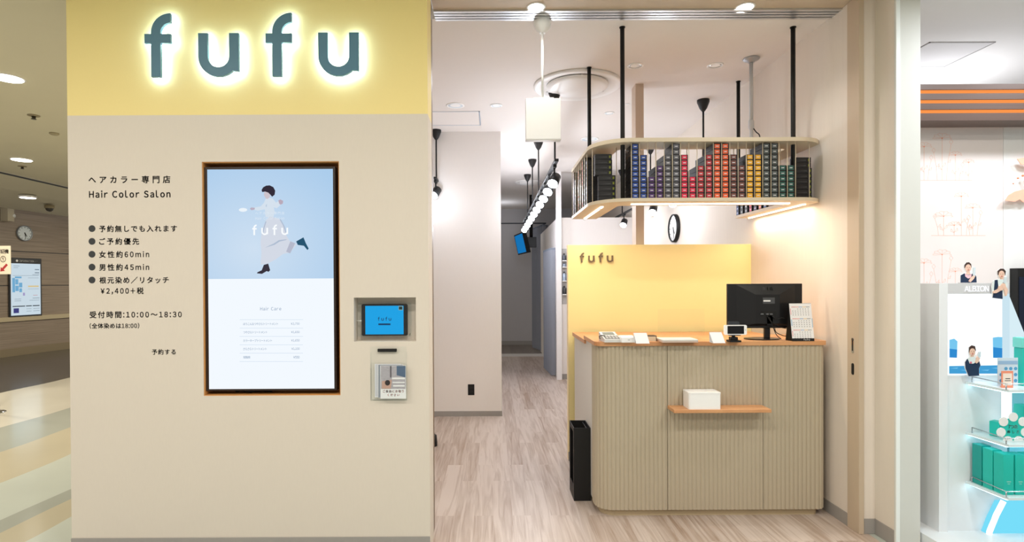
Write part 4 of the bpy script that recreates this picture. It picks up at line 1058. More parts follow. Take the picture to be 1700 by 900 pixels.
# white hanging sign box
p = ceil_px(900.5, 34)
zt_, zb_2 = ZA(900, 165, p.y), ZA(900, 232.5, p.y)
sx0, sx1 = XA(872.6, 200, p.y), XA(930.4, 200, p.y)
hs = thing('hanging_sign', 'blank white square sign box hanging from the salon ceiling on a white rod', 'sign', ((sx0+sx1)/2, p.y, zb_2))
obj('panel', MB().box(sx0, sx1, p.y-0.022, p.y+0.022, zb_2, zt_, bev=0.002), M_WHITE, hs)
obj('bottom_trim', MB().box(sx0-0.0005, sx1+0.0005, p.y-0.0225, p.y+0.0225, zb_2-0.006, zb_2-0.001), mat('sign_trim', (206, 204, 200), 0.5), hs)
obj('mount', MB().box(XA(885, 165, p.y), XA(919, 165, p.y), p.y-0.012, p.y+0.012, zt_, zt_+0.008), M_WHITE, hs)
xr_ = XA(900.5, 100, p.y)
obj('rod', MB().tube([(xr_, p.y, zt_+0.008), (xr_, p.y, CEIL-0.07)], 0.0075, 14), M_WHITE, hs)
obj('ceiling_rose', MB().lathe((p.x, p.y, CEIL), [(0.016, -0.078), (0.02, -0.074), (0.045, -0.050), (0.052, -0.028), (0.055, -0.012), (0.055, 0)], 32), M_WHITE, hs)
# round air diffusers
M_DIFF = mat('diffuser_white', (236, 234, 232), 0.4, noise=0.01)
def diffuser(px, py, r, label):
    p = ceil_px(px, py)
    t = thing('air_diffuser', label, 'air vent', (p.x, p.y, CEIL-0.06), 'round air vents in the salon ceiling')
    obj('outer_ring', MB().lathe((p.x, p.y, CEIL), [(r, 0), (r, -0.012), (r*0.96, -0.020), (r*0.84, -0.016), (r*0.76, -0.006), (r*0.72, -0.001)], 48), M_DIFF, t)
    obj('throat', MB().lathe((p.x, p.y, CEIL), [(r*0.69, -0.0012), (r*0.60, -0.0012)], 48), mat('throat_grey', (170, 170, 172), 0.7), t)
    obj('core', MB().lathe((p.x, p.y, CEIL), [(r*0.705, -0.006), (r*0.70, -0.020), (r*0.60, -0.034), (r*0.35, -0.046), (0.001, -0.05)], 48), M_DIFF, t)
    for k_ in range(3):
        a_ = 0.5+k_*2.1
        obj('stay', MB().tube([(p.x+r*0.6*math.cos(a_), p.y+r*0.6*math.sin(a_), CEIL-0.026), (p.x+r*0.78*math.cos(a_), p.y+r*0.78*math.sin(a_), CEIL-0.008)], 0.004, 6), M_DIFF, t)
diffuser(958, 141, 0.345, 'large round white air vent in the ceiling near the hanging sign')
diffuser(877, 302, 0.20, 'round white air vent far back behind the track lights')
# recessed lights, sensors
def downlight(px, py, r, label, on=False, col=None):
    p = ceil_px(px, py)
    t = thing('ceiling_downlight', label, 'ceiling light', (p.x, p.y, CEIL-0.01), 'recessed lights in the salon ceiling')
    obj('ring', MB().lathe((p.x, p.y, CEIL), [(r, 0), (r, -0.004), (r*0.86, -0.007), (r*0.80, -0.002)], 32), M_WHITE, t)
    obj('reflector', MB().lathe((p.x, p.y, CEIL), [(r*0.80, -0.0012), (r*0.79, -0.003), (r*0.45, -0.0015), (0.001, -0.0012)], 32), col or M_CHROME, t)
    return p
pd1 = downlight(1054.5, 109, 0.058, 'silver recessed ceiling light above the left part of the hanging shelf')
pd2 = downlight(1187.5, 108.5, 0.058, 'silver recessed ceiling light above the right part of the hanging shelf')
M_OPAL = mat('opal_disc', (214, 226, 234), 0.5, noise=0.01)
downlight(756, 175, 0.082, 'pale bluish round ceiling fitting left of the hanging sign', col=M_OPAL)
downlight(824, 175, 0.055, 'small white round ceiling fitting between the bluish one and the sign', col=M_OPAL)
downlight(1011.5, 187.5, 0.046, 'small white round ceiling fitting behind the left front rod', col=M_OPAL)
downlight(979, 231, 0.10, 'pale round ceiling fitting just behind the shelf\'s left rear rod', col=M_OPAL)
downlight(1041.5, 172.5, 0.018, 'tiny white round ceiling sensor beside the tan post', col=M_WHITE)
# hatch
h0, h1, h2, h3 = ceil_px(712, 185.5), ceil_px(796, 185.5), ceil_px(799, 207.5), ceil_px(720, 207.5)
hx0, hx1, hy0, hy1 = h3.x-0.05, (h1.x+h2.x)/2, h3.y, h0.y
ht = thing('ceiling_hatch', 'square access hatch flush in the salon ceiling at upper left', 'hatch', ((hx0+hx1)/2, (hy0+hy1)/2, CEIL-0.004))
obj('panel', MB().box(hx0+0.012, hx1-0.012, hy0+0.012, hy1-0.012, CEIL-0.003, CEIL), M_CEIL, ht)
for b in ((hx0, hx1, hy0, hy0+0.010), (hx0, hx1, hy1-0.010, hy1), (hx0, hx0+0.010, hy0+0.010, hy1-0.010), (hx1-0.010, hx1, hy0+0.010, hy1-0.010)):
    obj('edge_strip', MB().box(b[0], b[1], b[2], b[3], CEIL-0.004, CEIL), mat('hatch_silver', (176, 190, 206), 0.4, 0.3), ht)
# grey drop pipe with a small camera
p = ceil_px(1247, 97)
M_PIPE = mat('pale_grey_pipe', (200, 202, 204), 0.4, 0.1, noise=0.02)
dp_ = thing('camera_pole', 'pale grey ceiling pole with flange behind the hanging shelf, right of centre', 'pole', (p.x, p.y, CEIL-0.75))
obj('flange', MB().lathe((p.x, p.y, CEIL), [(0.052, 0), (0.056, -0.004), (0.05, -0.012), (0.026, -0.016), (0.022, -0.03)], 32), mat('flange_grey', (176, 180, 186), 0.3, 0.4), dp_)
obj('pole', MB().tube([(p.x, p.y, CEIL-0.02), (p.x, p.y, CEIL-0.50)], 0.013, 14), M_PIPE, dp_)
obj('sleeve', MB().lathe((p.x, p.y, CEIL), [(0.013, -0.43), (0.019, -0.44), (0.019, -0.485), (0.011, -0.50), (0.011, -0.72), (0.02, -0.725), (0.02, -0.76)], 16), M_PIPE, dp_)
obj('cable', MB().tube(smooth([(p.x+0.014, p.y, CEIL-0.49), (p.x+0.03, p.y-0.01, CEIL-0.52), (p.x+0.06, p.y, CEIL-0.55), (p.x+0.05, p.y, CEIL-0.66), (p.x+0.01, p.y, CEIL-0.74)]), 0.004, 8), M_BLACK, dp_)

# ------------------------------------------------------------------ lighting tracks and spots
G_SPOT = glow('spot_lens', (240, 248, 255), 22.0)
G_SPOT2 = glow('spot_lens_soft', (240, 248, 255), 10.0)
def track(label, x, y0, y1, z, stems):
    t = thing('lighting_track', label, 'track', (x, (y0+y1)/2, z), 'black lighting tracks under the salon ceiling')
    obj('rail', MB().box(x-0.017, x+0.017, y0, y1, z, z+0.022, bev=0.003), M_BLACK, t)
    for ys in stems:
        st = obj('stem', MB().tube([(x, ys, z+0.022), (x, ys, CEIL-0.05)], 0.008, 10), M_BLACK, t)
        obj('ceiling_cup', MB().lathe((x, ys, CEIL), [(0.012, -0.10), (0.03, -0.075), (0.052, -0.02), (0.052, 0)], 24), M_BLACK, st)
    return t
SPOT = []
TRACK_LAMPS = []
def spot(label, x, y, z, d, lens=G_SPOT, grp='bright spotlights on the lighting tracks'):
    if not SPOT:
        t = thing('track_spotlight', label, 'spotlight', (x, y, z), grp)
        obj('adapter', MB().box(x-0.014, x+0.014, y-0.05, y+0.05, z-0.022, z-0.001), M_BLACK, t)
        obj('arm', MB().tube([(x, y, z-0.022), (x, y, z-0.085)], 0.008, 8), M_BLACK, t)
        dv = Vector(d).normalized(); c = Vector((x, y, z-0.12))
        hd = obj('head', MB().tube([tuple(c-dv*0.055), tuple(c-dv*0.05), tuple(c+dv*0.05)], [0.03, 0.042, 0.046], 20), M_BLACK, t)
        obj('lens', MB().tube([tuple(c+dv*0.0502), tuple(c+dv*0.054)], 0.042, 20), lens, hd, 'glowing lens')
        SPOT.append(t); return t
    t = copy_tree(SPOT[0]); t.location = (x, y, z); tag(t, label, 'spotlight', grp); return t
tc = [ceil_px(894.5, 234), ceil_px(884, 265), ceil_px(875, 290)]
X1 = sum(v.x for v in tc)/3
Z1 = 2.36
Y1a = 4.55
track('long black lighting track running back along the passage', X1, Y1a-0.12, 9.0, Z1, [Y1a, tc[0].y, tc[1].y, tc[2].y])
N1_ = 11
SD_ = (-0.35, -0.62, -0.70)
for i in range(N1_):
    y = Y1a + 0.05 + i*(8.7-Y1a)/(N1_-1)
    spot('glowing white spotlight, %s from the front on the long passage track' % ORD[i], X1, y, Z1, SD_)
pc_ = ceil_px(1167.5, 166)
track('black lighting track along the right wall, its front stem behind the hanging shelf', pc_.x, pc_.y-0.1, 8.2, 2.33, [pc_.y, 6.4, 7.8])
for i, y in enumerate((5.6, 6.3, 7.0, 7.7)):
    spot('glowing white spotlight, %s from the front on the right-hand track' % ORD[i], pc_.x, y, 2.33, SD_)
p3 = ceil_px(724, 216)
track('black lighting track at the left, mostly hidden by the shop front', p3.x, p3.y-0.12, p3.y+0.12, 2.44, [p3.y])
spot('glowing white spotlight on the left track beside the shop front\'s edge', p3.x-0.005, p3.y-0.02, 2.44, SD_)
# soffit downlights in the doorway
for i, (px, lab) in enumerate(((890, 'glowing white downlight in the door soffit above the hanging sign'), (1237, 'glowing white downlight in the door soffit above the pole'))):
    p = HZ(px, 11.5, CEIL)
    t = thing('soffit_downlight', lab, 'ceiling light', (p.x, p.y, CEIL-0.006), 'downlights in the doorway soffit')
    obj('ring', MB().lathe((p.x, p.y, CEIL), [(0.055, 0), (0.055, -0.003), (0.046, -0.004)], 32), M_WHITE, t)
    obj('lens', MB().lathe((p.x, p.y, CEIL), [(0.045, -0.0042), (0.044, -0.006)], 32), glow('downlight_lens', (255, 250, 240), 14.0), t, 'glowing lens')
    spot_lamp('soffit_lamp', (p.x, p.y, CEIL-0.02), (0, 0.05, -1), 22, 125, 0.8, (255, 250, 242), 0.05)

# ------------------------------------------------------------------ things in the passage
cu_m = M_CURTAIN
def curtain(label, x0, y0, x1, y1, z0, z1, folds, amp):
    n = folds*8; P = []
    for i in range(n+1):
        t = i/n; w_ = math.sin(2*math.pi*folds*t)*amp
        dx, dy = x1-x0, y1-y0; l = math.hypot(dx, dy)
        P.append((x0+dx*t - dy/l*w_, y0+dy*t + dx/l*w_))
    t = thing('curtain', label, 'curtain', ((x0+x1)/2, (y0+y1)/2, z0), 'blue-grey curtains along the passage')
    obj('fabric', MB().sheet(P, z0, z1, 0.006), cu_m, t)
    obj('heading_tape', MB().sheet([(p[0], p[1]) for p in P], z1, z1+0.03, 0.008), mat('heading_tape_grey', (120, 126, 138), 0.9), t)
    return t
a1, a2 = FL(908.5, 611), FL(924.5, 624)
curtain('blue-grey curtain nearer the camera, beside the white partition', a1.x, a1.y, a2.x-0.02, a2.y-0.03, 0.012, 1.87, 8, 0.07)
c1, c2 = FL(889, 584), FL(907, 589)
curtain('tall blue-grey curtain farther back below the dark rail', c1.x, YBK-0.5, c2.x, c2.y, 0.055, 2.46, 7, 0.07)
rl = thing('curtain_rail', 'thin dark curtain rail spanning the far passage', 'rail', (0.5, c2.y, 2.49))
obj('rail', MB().tube([(XPL, c2.y, 2.515), (c2.x, c2.y, 2.515)], 0.012, 8), mat('rail_slate', (70, 76, 84), 0.4, 0.3), rl)
obj('rail_return', MB().tube([(c2.x, c2.y, 2.515), (c1.x, YBK, 2.515)], 0.012, 8), mat('rail_slate', (70, 76, 84), 0.4, 0.3), rl)
obj('end_bracket', MB().box(XPL, XPL+0.012, c2.y-0.03, c2.y+0.03, 2.48, 2.55), mat('rail_slate', (70, 76, 84), 0.4, 0.3), rl)
# ceiling-hung television
YV = 10.0
Q = [AT(853, 391, YV+0.15), AT(867, 385, YV-0.15), AT(875, 420, YV-0.15), AT(860, 423.5, YV+0.15)]
nrm = (Q[1]-Q[0]).cross(Q[3]-Q[0]).normalized()
if nrm.dot(Vector((0, -1, 0))) < 0: nrm = -nrm
tv = thing('hanging_television', 'tilted television with blue picture hung from the ceiling far down the passage', 'television', (0.65, YV, Q[3].z))
obj('housing', MB().hull([tuple(v-nrm*0.002) for v in Q], [tuple(v-nrm*0.08) for v in Q]), M_BLACK, tv)
cen = sum(Q, Vector())/4
q2 = [cen+(v-cen)*0.88 for v in Q]
obj('display', MB().hull([tuple(v-nrm*0.002) for v in q2], [tuple(v+nrm*0.001) for v in q2]), glow('television_blue', (24, 120, 190), 0.9), tv, 'blue picture')
xp = XA(882, 400, YV)
obj('bracket', MB().box(xp-0.10, xp+0.09, YV-0.05, YV+0.06, ZA(880, 411, YV), ZA(880, 394, YV), bev=0.004), M_BLACK, tv)
obj('pole', MB().tube([(xp, YV, ZA(880, 396, YV)), (xp, YV, CEIL)], 0.03, 12), M_BLACK, tv)
# wall rack with bottles at the partition
YR = YPT
rx0, rx1 = XA(933, 460, YR), XA(947, 460, YR); rz0, rz1 = ZA(938, 505, YR), ZA(938, 413, YR)
rk = thing('wall_rack', 'narrow white wall rack of small bottles left of the yellow wall', 'rack', ((rx0+rx1)/2, YR-0.04, rz0))
obj('back', MB().box(rx0, rx1, YR-0.006, YR-0.001, rz0, rz1), mat('rack_grey', (176, 174, 174), 0.6, noise=0.02), rk)
zs_ = [ZA(938, yy_, YR-0.04) for yy_ in (488.5, 466, 443, 432.5)]
for z in zs_: obj('ledge', MB().box(rx0, rx1, YR-0.07, YR-0.006, z-0.012, z), M_WHITE, rk)
kinds = [((60, 62, 66), 0.12), ((170, 186, 206), 0.13), ((150, 160, 176), 0.055), ((84, 90, 100), 0.10)]
BN = ['lowest', 'second', 'third', 'top']
for r_, (z, (c, h)) in enumerate(zip(zs_, kinds)):
    for i, xx in enumerate((rx0+0.026, rx0+0.078)):
        t = thing('bottle', '%s small bottle on the %s ledge of the narrow wall rack' % ('left' if i == 0 else 'right', BN[r_]), 'bottle', (xx, YR-0.04, z), 'bottles on the narrow wall rack')
        obj('body', MB().lathe((xx, YR-0.04, z), [(0.020, 0), (0.022, 0.004), (0.022, h*0.7), (0.009, h*0.82)], 14), mat('bottle_%d' % c[0], c, 0.3, noise=0.05), t)
        obj('cap', MB().lathe((xx, YR-0.04, z), [(0.010, h*0.82), (0.010, h)], 12), M_BLACK, t)
# clock on the right-hand wall
def clock(name, label, C, nrm, r, case, tint):
    nrm = nrm.normalized(); U = Vector((0, 0, 1)).cross(nrm).normalized(); V = Vector((0, 0, 1))
    t = thing(name, label, 'clock', tuple(C - V*r))
    P = lambda u, v, d: tuple(C + U*u + V*v + nrm*d)
    ring = lambda rr, d, n=40: [P(rr*math.cos(2*math.pi*k_/n), rr*math.sin(2*math.pi*k_/n), d) for k_ in range(n)]
    mb = MB(); bmv = mb.bm
    R = [[bmv.verts.new(q) for q in ring(rr, d)] for rr, d in ((r, 0.0), (r, 0.035), (r*0.93, 0.042), (r*0.88, 0.030))]
    for a, b in zip(R, R[1:]):
        for k_ in range(40): f = bmv.faces.new([a[k_], a[(k_+1) % 40], b[(k_+1) % 40], b[k_]]); f.smooth = True
    obj('case', mb, case, t)
    dl = obj('dial', MB().hull(ring(r*0.89, 0.004), ring(r*0.89, 0.026)), tint, t, 'white dial')
    mb = MB()
    for h in range(12):
        a = math.radians(30*h); s_, c_ = math.sin(a), math.cos(a)
        q = [(r*(0.70)*s_-0.006*c_, r*0.70*c_+0.006*s_), (r*0.70*s_+0.006*c_, r*0.70*c_-0.006*s_), (r*0.82*s_+0.006*c_, r*0.82*c_-0.006*s_), (r*0.82*s_-0.006*c_, r*0.82*c_+0.006*s_)]
        mb.hull([P(u, v, 0.026) for u, v in q], [P(u, v, 0.0268) for u, v in q])
    obj('hour_marks', mb, M_INK, dl)
    for nm, ang, ln, wd in (('hour_hand', 148, 0.48, 0.011), ('minute_hand', 172, 0.72, 0.008)):
        a = math.radians(ang); s_, c_ = math.sin(a), math.cos(a)
        q = [(-wd*c_-0.1*r*s_, wd*s_-0.1*r*c_), (wd*c_-0.1*r*s_, -wd*s_-0.1*r*c_), (r*ln*s_+wd*0.5*c_, r*ln*c_-wd*0.5*s_), (r*ln*s_-wd*0.5*c_, r*ln*c_+wd*0.5*s_)]
        obj(nm, MB().hull([P(u, v, 0.027) for u, v in q], [P(u, v, 0.029) for u, v in q]), M_SOFTBLACK, t)
    return t
yc_ = (WRX-0.03)*FPX/(1117.5-VPX)
clock('wall_clock', 'round black-rimmed wall clock on the right wall under the hanging shelf', Vector((WRX, yc_, ZA(1118, 379, yc_))), Vector((-1, 0, 0)), 0.155, M_SOFTBLACK, M_WHITE)
# power outlet on the pillar
o0, o1 = AT(777, 656, YPL), AT(787.5, 638, YPL)
ol = thing('wall_outlet', 'black power outlet plate low on the white pillar wall', 'outlet', ((o0.x+o1.x)/2, YPL-0.003, o0.z))
obj('plate', MB().box(o0.x, o1.x, YPL-0.007, YPL, o0.z, o1.z, bev=0.002), M_SOFTBLACK, ol)
for zz in (0.33, 0.68): obj('socket', MB().box(o0.x+0.016, o1.x-0.016, YPL-0.008, YPL-0.007, o0.z+(o1.z-o0.z)*zz-0.01, o0.z+(o1.z-o0.z)*zz+0.01), M_BLACK, ol)
# round black door stop peeping out behind the shop front's edge
ds = FL(722, 740)
st = thing('door_stop', 'black round door stop on the floor behind the shop front\'s right edge', 'door stop', (ds.x, ds.y, 0))
obj('body', MB().lathe((ds.x-0.02, ds.y, 0), [(0.04, 0), (0.042, 0.03), (0.036, 0.09), (0.02, 0.10)], 20), M_SOFTBLACK, st)
# ------------------------------------------------------------------ the mall walkway on the left: clock, board, signs, ceiling lights
cpt = on_wall(39.5, 387.5, 0.0)
rclk = (on_wall(39.5, 375, 0).z - on_wall(39.5, 400, 0).z)/2
clock('wall_clock', 'round silver-rimmed clock high on the grey wood wall of the mall walkway', cpt, WN, rclk*1.02, mat('steel_rim', (150, 156, 162), 0.3, 0.6), mat('pale_dial', (216, 226, 232), 0.5))
UW = WD
def wpt(x, y, d): return on_wall(x, y, 0.0) + WN*d
tl, tr, br_, bl = on_wall(13, 427.5), on_wall(66.5, 430), on_wall(67, 524), on_wall(14, 527.5)
O = on_wall(40, 480)
ua, ub = (tl-O).dot(UW), (tr-O).dot(UW); va, vb = bl.z-O.z, tl.z-O.z
brd = thing('information_board', 'lit mall information board with floor map on the grey wood wall', 'sign', tuple(O+Vector((0, 0, va))))
def bp(u, v, d): return tuple(O + UW*(ua+(ub-ua)*u) + Vector((0, 0, va+(vb-va)*v)) + WN*d)
def brect(u0, u1, v0, v1, d0, d1): return [bp(u0, v0, d0), bp(u1, v0, d0), bp(u1, v1, d0), bp(u0, v1, d0)], [bp(u0, v0, d1), bp(u1, v0, d1), bp(u1, v1, d1), bp(u0, v1, d1)]
obj('frame', MB().hull(*brect(0, 1, 0, 1, 0.001, 0.03)), mat('board_charcoal', (52, 54, 58), 0.4, noise=0.04), brd)
G_B = glow('board_light', (206, 222, 232), 0.95)
dsp = obj('display', MB().hull(*brect(0.04, 0.96, 0.03, 0.905, 0.03, 0.033)), G_B, brd, 'lit white map panel')
lettering('board_lettering', 'INFORMATION', O+WN*0.031, UW, (0, 0, 1), (ua+(ub-ua)*0.30, ua+(ub-ua)*0.76, va+(vb-va)*0.935, va+(vb-va)*0.965), M_WHITE, brd, 0.02, 0.002)
lettering('board_lettering', '案内', O+WN*0.031, UW, (0, 0, 1), (ua+(ub-ua)*0.79, ua+(ub-ua)*0.88, va+(vb-va)*0.935, va+(vb-va)*0.965), mat('board_grey_print', (160, 160, 160), 0.6), brd, 0.01, 0.002)
obj('information_mark', MB().hull([bp(0.23+0.035*math.cos(t*0.3927), 0.95+0.020*math.sin(t*0.3927), 0.0305) for t in range(16)], [bp(0.23+0.035*math.cos(t*0.3927), 0.95+0.020*math.sin(t*0.3927), 0.033) for t in range(16)]), M_WHITE, brd, 'white round mark')
def panelbits(nm, rects, m, lab=None):
    for r_ in rects:
        obj(nm, MB().hull(*brect(*r_, 0.033, 0.0345)), m, dsp, lab)
panelbits('map_block', [(0.08, 0.16, 0.42, 0.66), (0.17, 0.26, 0.55, 0.64), (0.28, 0.38, 0.50, 0.58), (0.17, 0.27, 0.44, 0.53), (0.29, 0.37, 0.42, 0.485), (0.16, 0.36, 0.655, 0.685)], glow('map_blue', (120, 178, 216), 0.9), 'blue map area')
panelbits('map_block', [(0.40, 0.46, 0.36, 0.41)], glow('map_purple', (170, 160, 206), 0.9))
panelbits('map_block', [(0.56, 0.90, 0.505, 0.53)], glow('map_yellow', (226, 204, 150), 0.9))
panelbits('text_block', [(0.08, 0.46, 0.175, 0.19), (0.49, 0.67, 0.175, 0.19), (0.70, 0.92, 0.175, 0.19)], glow('map_dark', (50, 56, 62), 0.8))
panelbits('photo_block', [(0.11, 0.27, 0.07, 0.15)], glow('map_photo', (70, 70, 130), 0.9))
panelbits('text_line', [(0.10, 0.90, 0.70+0.0, 0.704), (0.12, 0.30, 0.86, 0.866), (0.12, 0.26, 0.83, 0.835), (0.78, 0.92, 0.80, 0.815), (0.78, 0.92, 0.745, 0.76), (0.70, 0.92, 0.715, 0.722), (0.56, 0.9, 0.66, 0.664), (0.56, 0.9, 0.47, 0.474), (0.14, 0.34, 0.30, 0.306), (0.14, 0.34, 0.27, 0.276), (0.70, 0.92, 0.31, 0.318), (0.60, 0.92, 0.275, 0.28), (0.5, 0.66, 0.13, 0.135), (0.5, 0.66, 0.09, 0.095), (0.72, 0.92, 0.13, 0.136), (0.72, 0.92, 0.09, 0.096)], glow('map_grey', (120, 136, 150), 0.9))
panelbits('text_line', [(0.72, 0.86, 0.36, 0.366)], glow('map_red', (200, 90, 90), 0.9))
# paper sign pointing to a machine, on a thin post
YSg = 6.0
s0, s1 = AT(-30, 455.5, YSg), AT(17.3, 408, YSg)
sg = thing('machine_sign', 'cream paper sign with a red arrow and circled one at the left edge', 'sign', ((s0.x+s1.x)/2, YSg, 0))
obj('board', MB().box(s0.x, s1.x, YSg, YSg+0.006, s0.z, s1.z), mat('cream_card', (206, 196, 178), 0.7, noise=0.02), sg)
obj('post', MB().tube([(s0.x+0.05, YSg+0.016, 0.014), (s0.x+0.05, YSg+0.016, s1.z-0.02)], 0.010, 10), M_CHROME, sg)
obj('foot', MB().lathe((s0.x+0.05, YSg+0.016, 0), [(0.14, 0), (0.14, 0.006), (0.02, 0.014)], 24), M_CHROME, sg)
letter_px('sign_lettering', '証機', (0.5, 14.5, 413.5, 421), YSg, M_SOFTBLACK, sg, 0.03, 0.001)
letter_px('sign_lettering', 'ショップ', (0.5, 9, 422.4, 424), YSg, M_SOFTBLACK, sg, 0.0, 0.001)
letter_px('sign_lettering', '①', (0.6, 9.8, 425, 435.5), YSg, M_SOFTBLACK, sg, 0.02, 0.001)
flat_px('arrow_print', [(0.5, 450.8), (1.5, 443.5), (3.5, 445.2), (10.4, 437.6), (13.2, 440.2), (6.2, 447.6), (8.2, 449.8)], YSg, 0.001, mat('dark_red_arrow', (150, 40, 44), 0.6), sg, 'dark red arrow')
# box sign projecting from the wall
b0_, b1_ = on_wall(2, 356, 0), on_wall(17, 356, 0)
bxp = thing('projecting_box', 'beige box sign projecting from the wood wall at the left edge', 'sign', tuple(on_wall(6, 367.5, 0)))
zz0, zz1 = on_wall(4, 367.5, 0.0).z, on_wall(4, 346, 0.0).z
P0, P1 = Vector((on_wall(1, 356, 0).x, on_wall(1, 356, 0).y, 0)), Vector((on_wall(12, 356, 0).x, on_wall(12, 356, 0).y, 0))
ring = lambda z: [tuple(P0+Vector((0, 0, z))), tuple(P1+Vector((0, 0, z))), tuple(P1+WN*0.16+Vector((0, 0, z))), tuple(P0+WN*0.16+Vector((0, 0, z)))]
obj('case', MB().hull(ring(zz0), ring(zz1)), mat('beige_case', (186, 176, 152), 0.5, noise=0.02), bxp)
obj('end_lens', MB().ball(tuple(P1+WN*0.12+Vector((0, 0, zz0+(zz1-zz0)*0.45))), 0.05), mat('lens_white', (220, 220, 214), 0.3), bxp, 'small white end lens')
# ceiling lights over the walkway
G_MALL = glow('mall_downlight', (255, 250, 238), 9.0)
def mall_light(x, y, r, label, sloped=False):
    if sloped:
        n_ = (e1-e0).normalized()
        # meet the sloped side ceiling
        A_, B2, C_ = SA2+dn, SB2+dn, e1-WN*0.05
        nn = (B2-A_).cross(C_-A_).normalized(); d = ray(x, y); t_ = (A_-Vector((0, 0, CAMH))).dot(nn)/d.dot(nn); p = Vector((0, 0, CAMH))+d*t_
        p.z -= 0.03
    else: p = HZ(x, y, MCEIL)
    t = thing('mall_downlight', label, 'ceiling light', (p.x, p.y, p.z-0.012), 'round downlights in the mall ceiling')
    obj('ring', MB().lathe(tuple(p), [(r*1.12, 0.03 if sloped else 0.0), (r*1.12, -0.004), (r, -0.006)], 32), M_WHITE, t)
    obj('lens', MB().lathe(tuple(p), [(r*0.98, -0.0062), (r*0.97, -0.010)], 32), G_MALL, t, 'glowing lens')
mall_light(13, 129, 0.10, 'largest glowing round downlight in the mall ceiling at upper left')
mall_light(36, 265, 0.11, 'middle glowing round downlight in the mall ceiling at the left')
mall_light(46, 325, 0.11, 'farthest glowing round downlight, nearest the wood wall of the mall', True)
for x, y, lab in ((56, 191.5, 'small dark ceiling nozzle between the two left downlights'), (37, 276, 'tiny dark ceiling nozzle just below the middle downlight')):
    p = HZ(x, y, MCEIL)
    t = thing('ceiling_nozzle', lab, 'nozzle', (p.x, p.y, p.z-0.03), 'nozzles in the mall ceiling')
    obj('plate', MB().lathe(tuple(p), [(0.05, 0), (0.05, -0.006), (0.03, -0.010)], 20), mat('nozzle_tan', (150, 138, 110), 0.5), t)
    obj('tip', MB().lathe(tuple(p), [(0.018, -0.010), (0.014, -0.03), (0.022, -0.034), (0.022, -0.038)], 14), mat('nozzle_dark', (70, 66, 58), 0.4), t)
p = HZ(90, 221, MCEIL)
tag(obj('smoke_detector', MB().lathe(tuple(p), [(0.045, 0), (0.045, -0.012), (0.03, -0.022), (0.001, -0.026)], 24), mat('detector_tan', (170, 160, 132), 0.6)), 'small round tan smoke detector in the mall ceiling near the shop front', 'detector')
A_, B2, C_ = SA2+dn, SB2+dn, e1-WN*0.05
nn = (B2-A_).cross(C_-A_).normalized(); d = ray(82, 342.5); p = Vector((0, 0, CAMH))+d*((A_-Vector((0, 0, CAMH))).dot(nn)/d.dot(nn))
dm = thing('security_camera', 'small dark dome camera on the mall ceiling above the wood wall', 'camera', tuple(p-Vector((0, 0, 0.10))))
obj('mount', MB().lathe(tuple(p), [(0.075, 0.02), (0.075, -0.03), (0.065, -0.04)], 20), mat('nozzle_tan', (150, 138, 110), 0.5), dm)
obj('dome', MB().ball(tuple(p-Vector((0, 0, 0.04))), 0.06, n=20), mat('dome_smoke', (60, 56, 52), 0.15), dm)

# ------------------------------------------------------------------ the neighbouring cosmetics shop on the right
YV2 = 3.24
M_PAPERW = mat('blush_wallpaper', (238, 229, 227), 0.7, noise=0.01, nscale=(20, 20, 20))
SX0 = XC1 - 0.02
xse = XA(1665.5, 350, YV2)
struct('wall_neighbour', MB().box(SX0-0.05, xse-0.001, YV2, YV2+0.08, 0, 2.52), M_PAPERW)
struct('wall_neighbour_panel', MB().box(xse+0.001, 4.6, YV2, YV2+0.08, 0, 2.52), mat('neighbour_white', (240, 240, 240), 0.6, noise=0.01))
struct('baseboard_neighbour', MB().box(SX0, 4.6, YV2-0.008, YV2, 0, 0.05), mat('dark_brown_skirting', (66, 50, 44), 0.5, noise=0.05))
struct('ceiling_neighbour', MB().box(SX0-0.02, 4.8, YF-0.02, 5.2, 2.90, 2.95), mat('neighbour_ceiling', (232, 230, 230), 0.85, noise=0.01))
struct('wall_neighbour_back', MB().box(SX0, 4.8, 5.1, 5.2, 0, 2.90), mat('neighbour_white', (240, 240, 240), 0.6))
h0, h1, h2, h3 = HZ(1550, 68.5, 2.90), HZ(1655, 70, 2.90), HZ(1568, 110, 2.90), HZ(1470, 110, 2.90)
nh = thing('ceiling_hatch', 'pale square hatch in the ceiling of the neighbouring shop', 'hatch', ((h1.x+h3.x)/2, (h0.y+h2.y)/2, 2.895))
obj('panel', MB().prism([(h3.x+0.008, h3.y+0.008), (h2.x-0.008, h2.y+0.008), (h2.x-0.008, h1.y-0.008), (h3.x+0.008, h1.y-0.008)], 'z', 2.896, 2.90), mat('hatch_panel_grey', (212, 210, 212), 0.8), nh)
for b in ((h3.x, h2.x, h3.y, h3.y+0.006), (h3.x, h2.x, h1.y-0.006, h1.y), (h3.x, h3.x+0.006, h3.y+0.006, h1.y-0.006), (h2.x-0.006, h2.x, h3.y+0.006, h1.y-0.006)):
    obj('edge_strip', MB().box(*b, 2.895, 2.90), mat('hatch_edge_grey', (168, 166, 168), 0.6), nh)
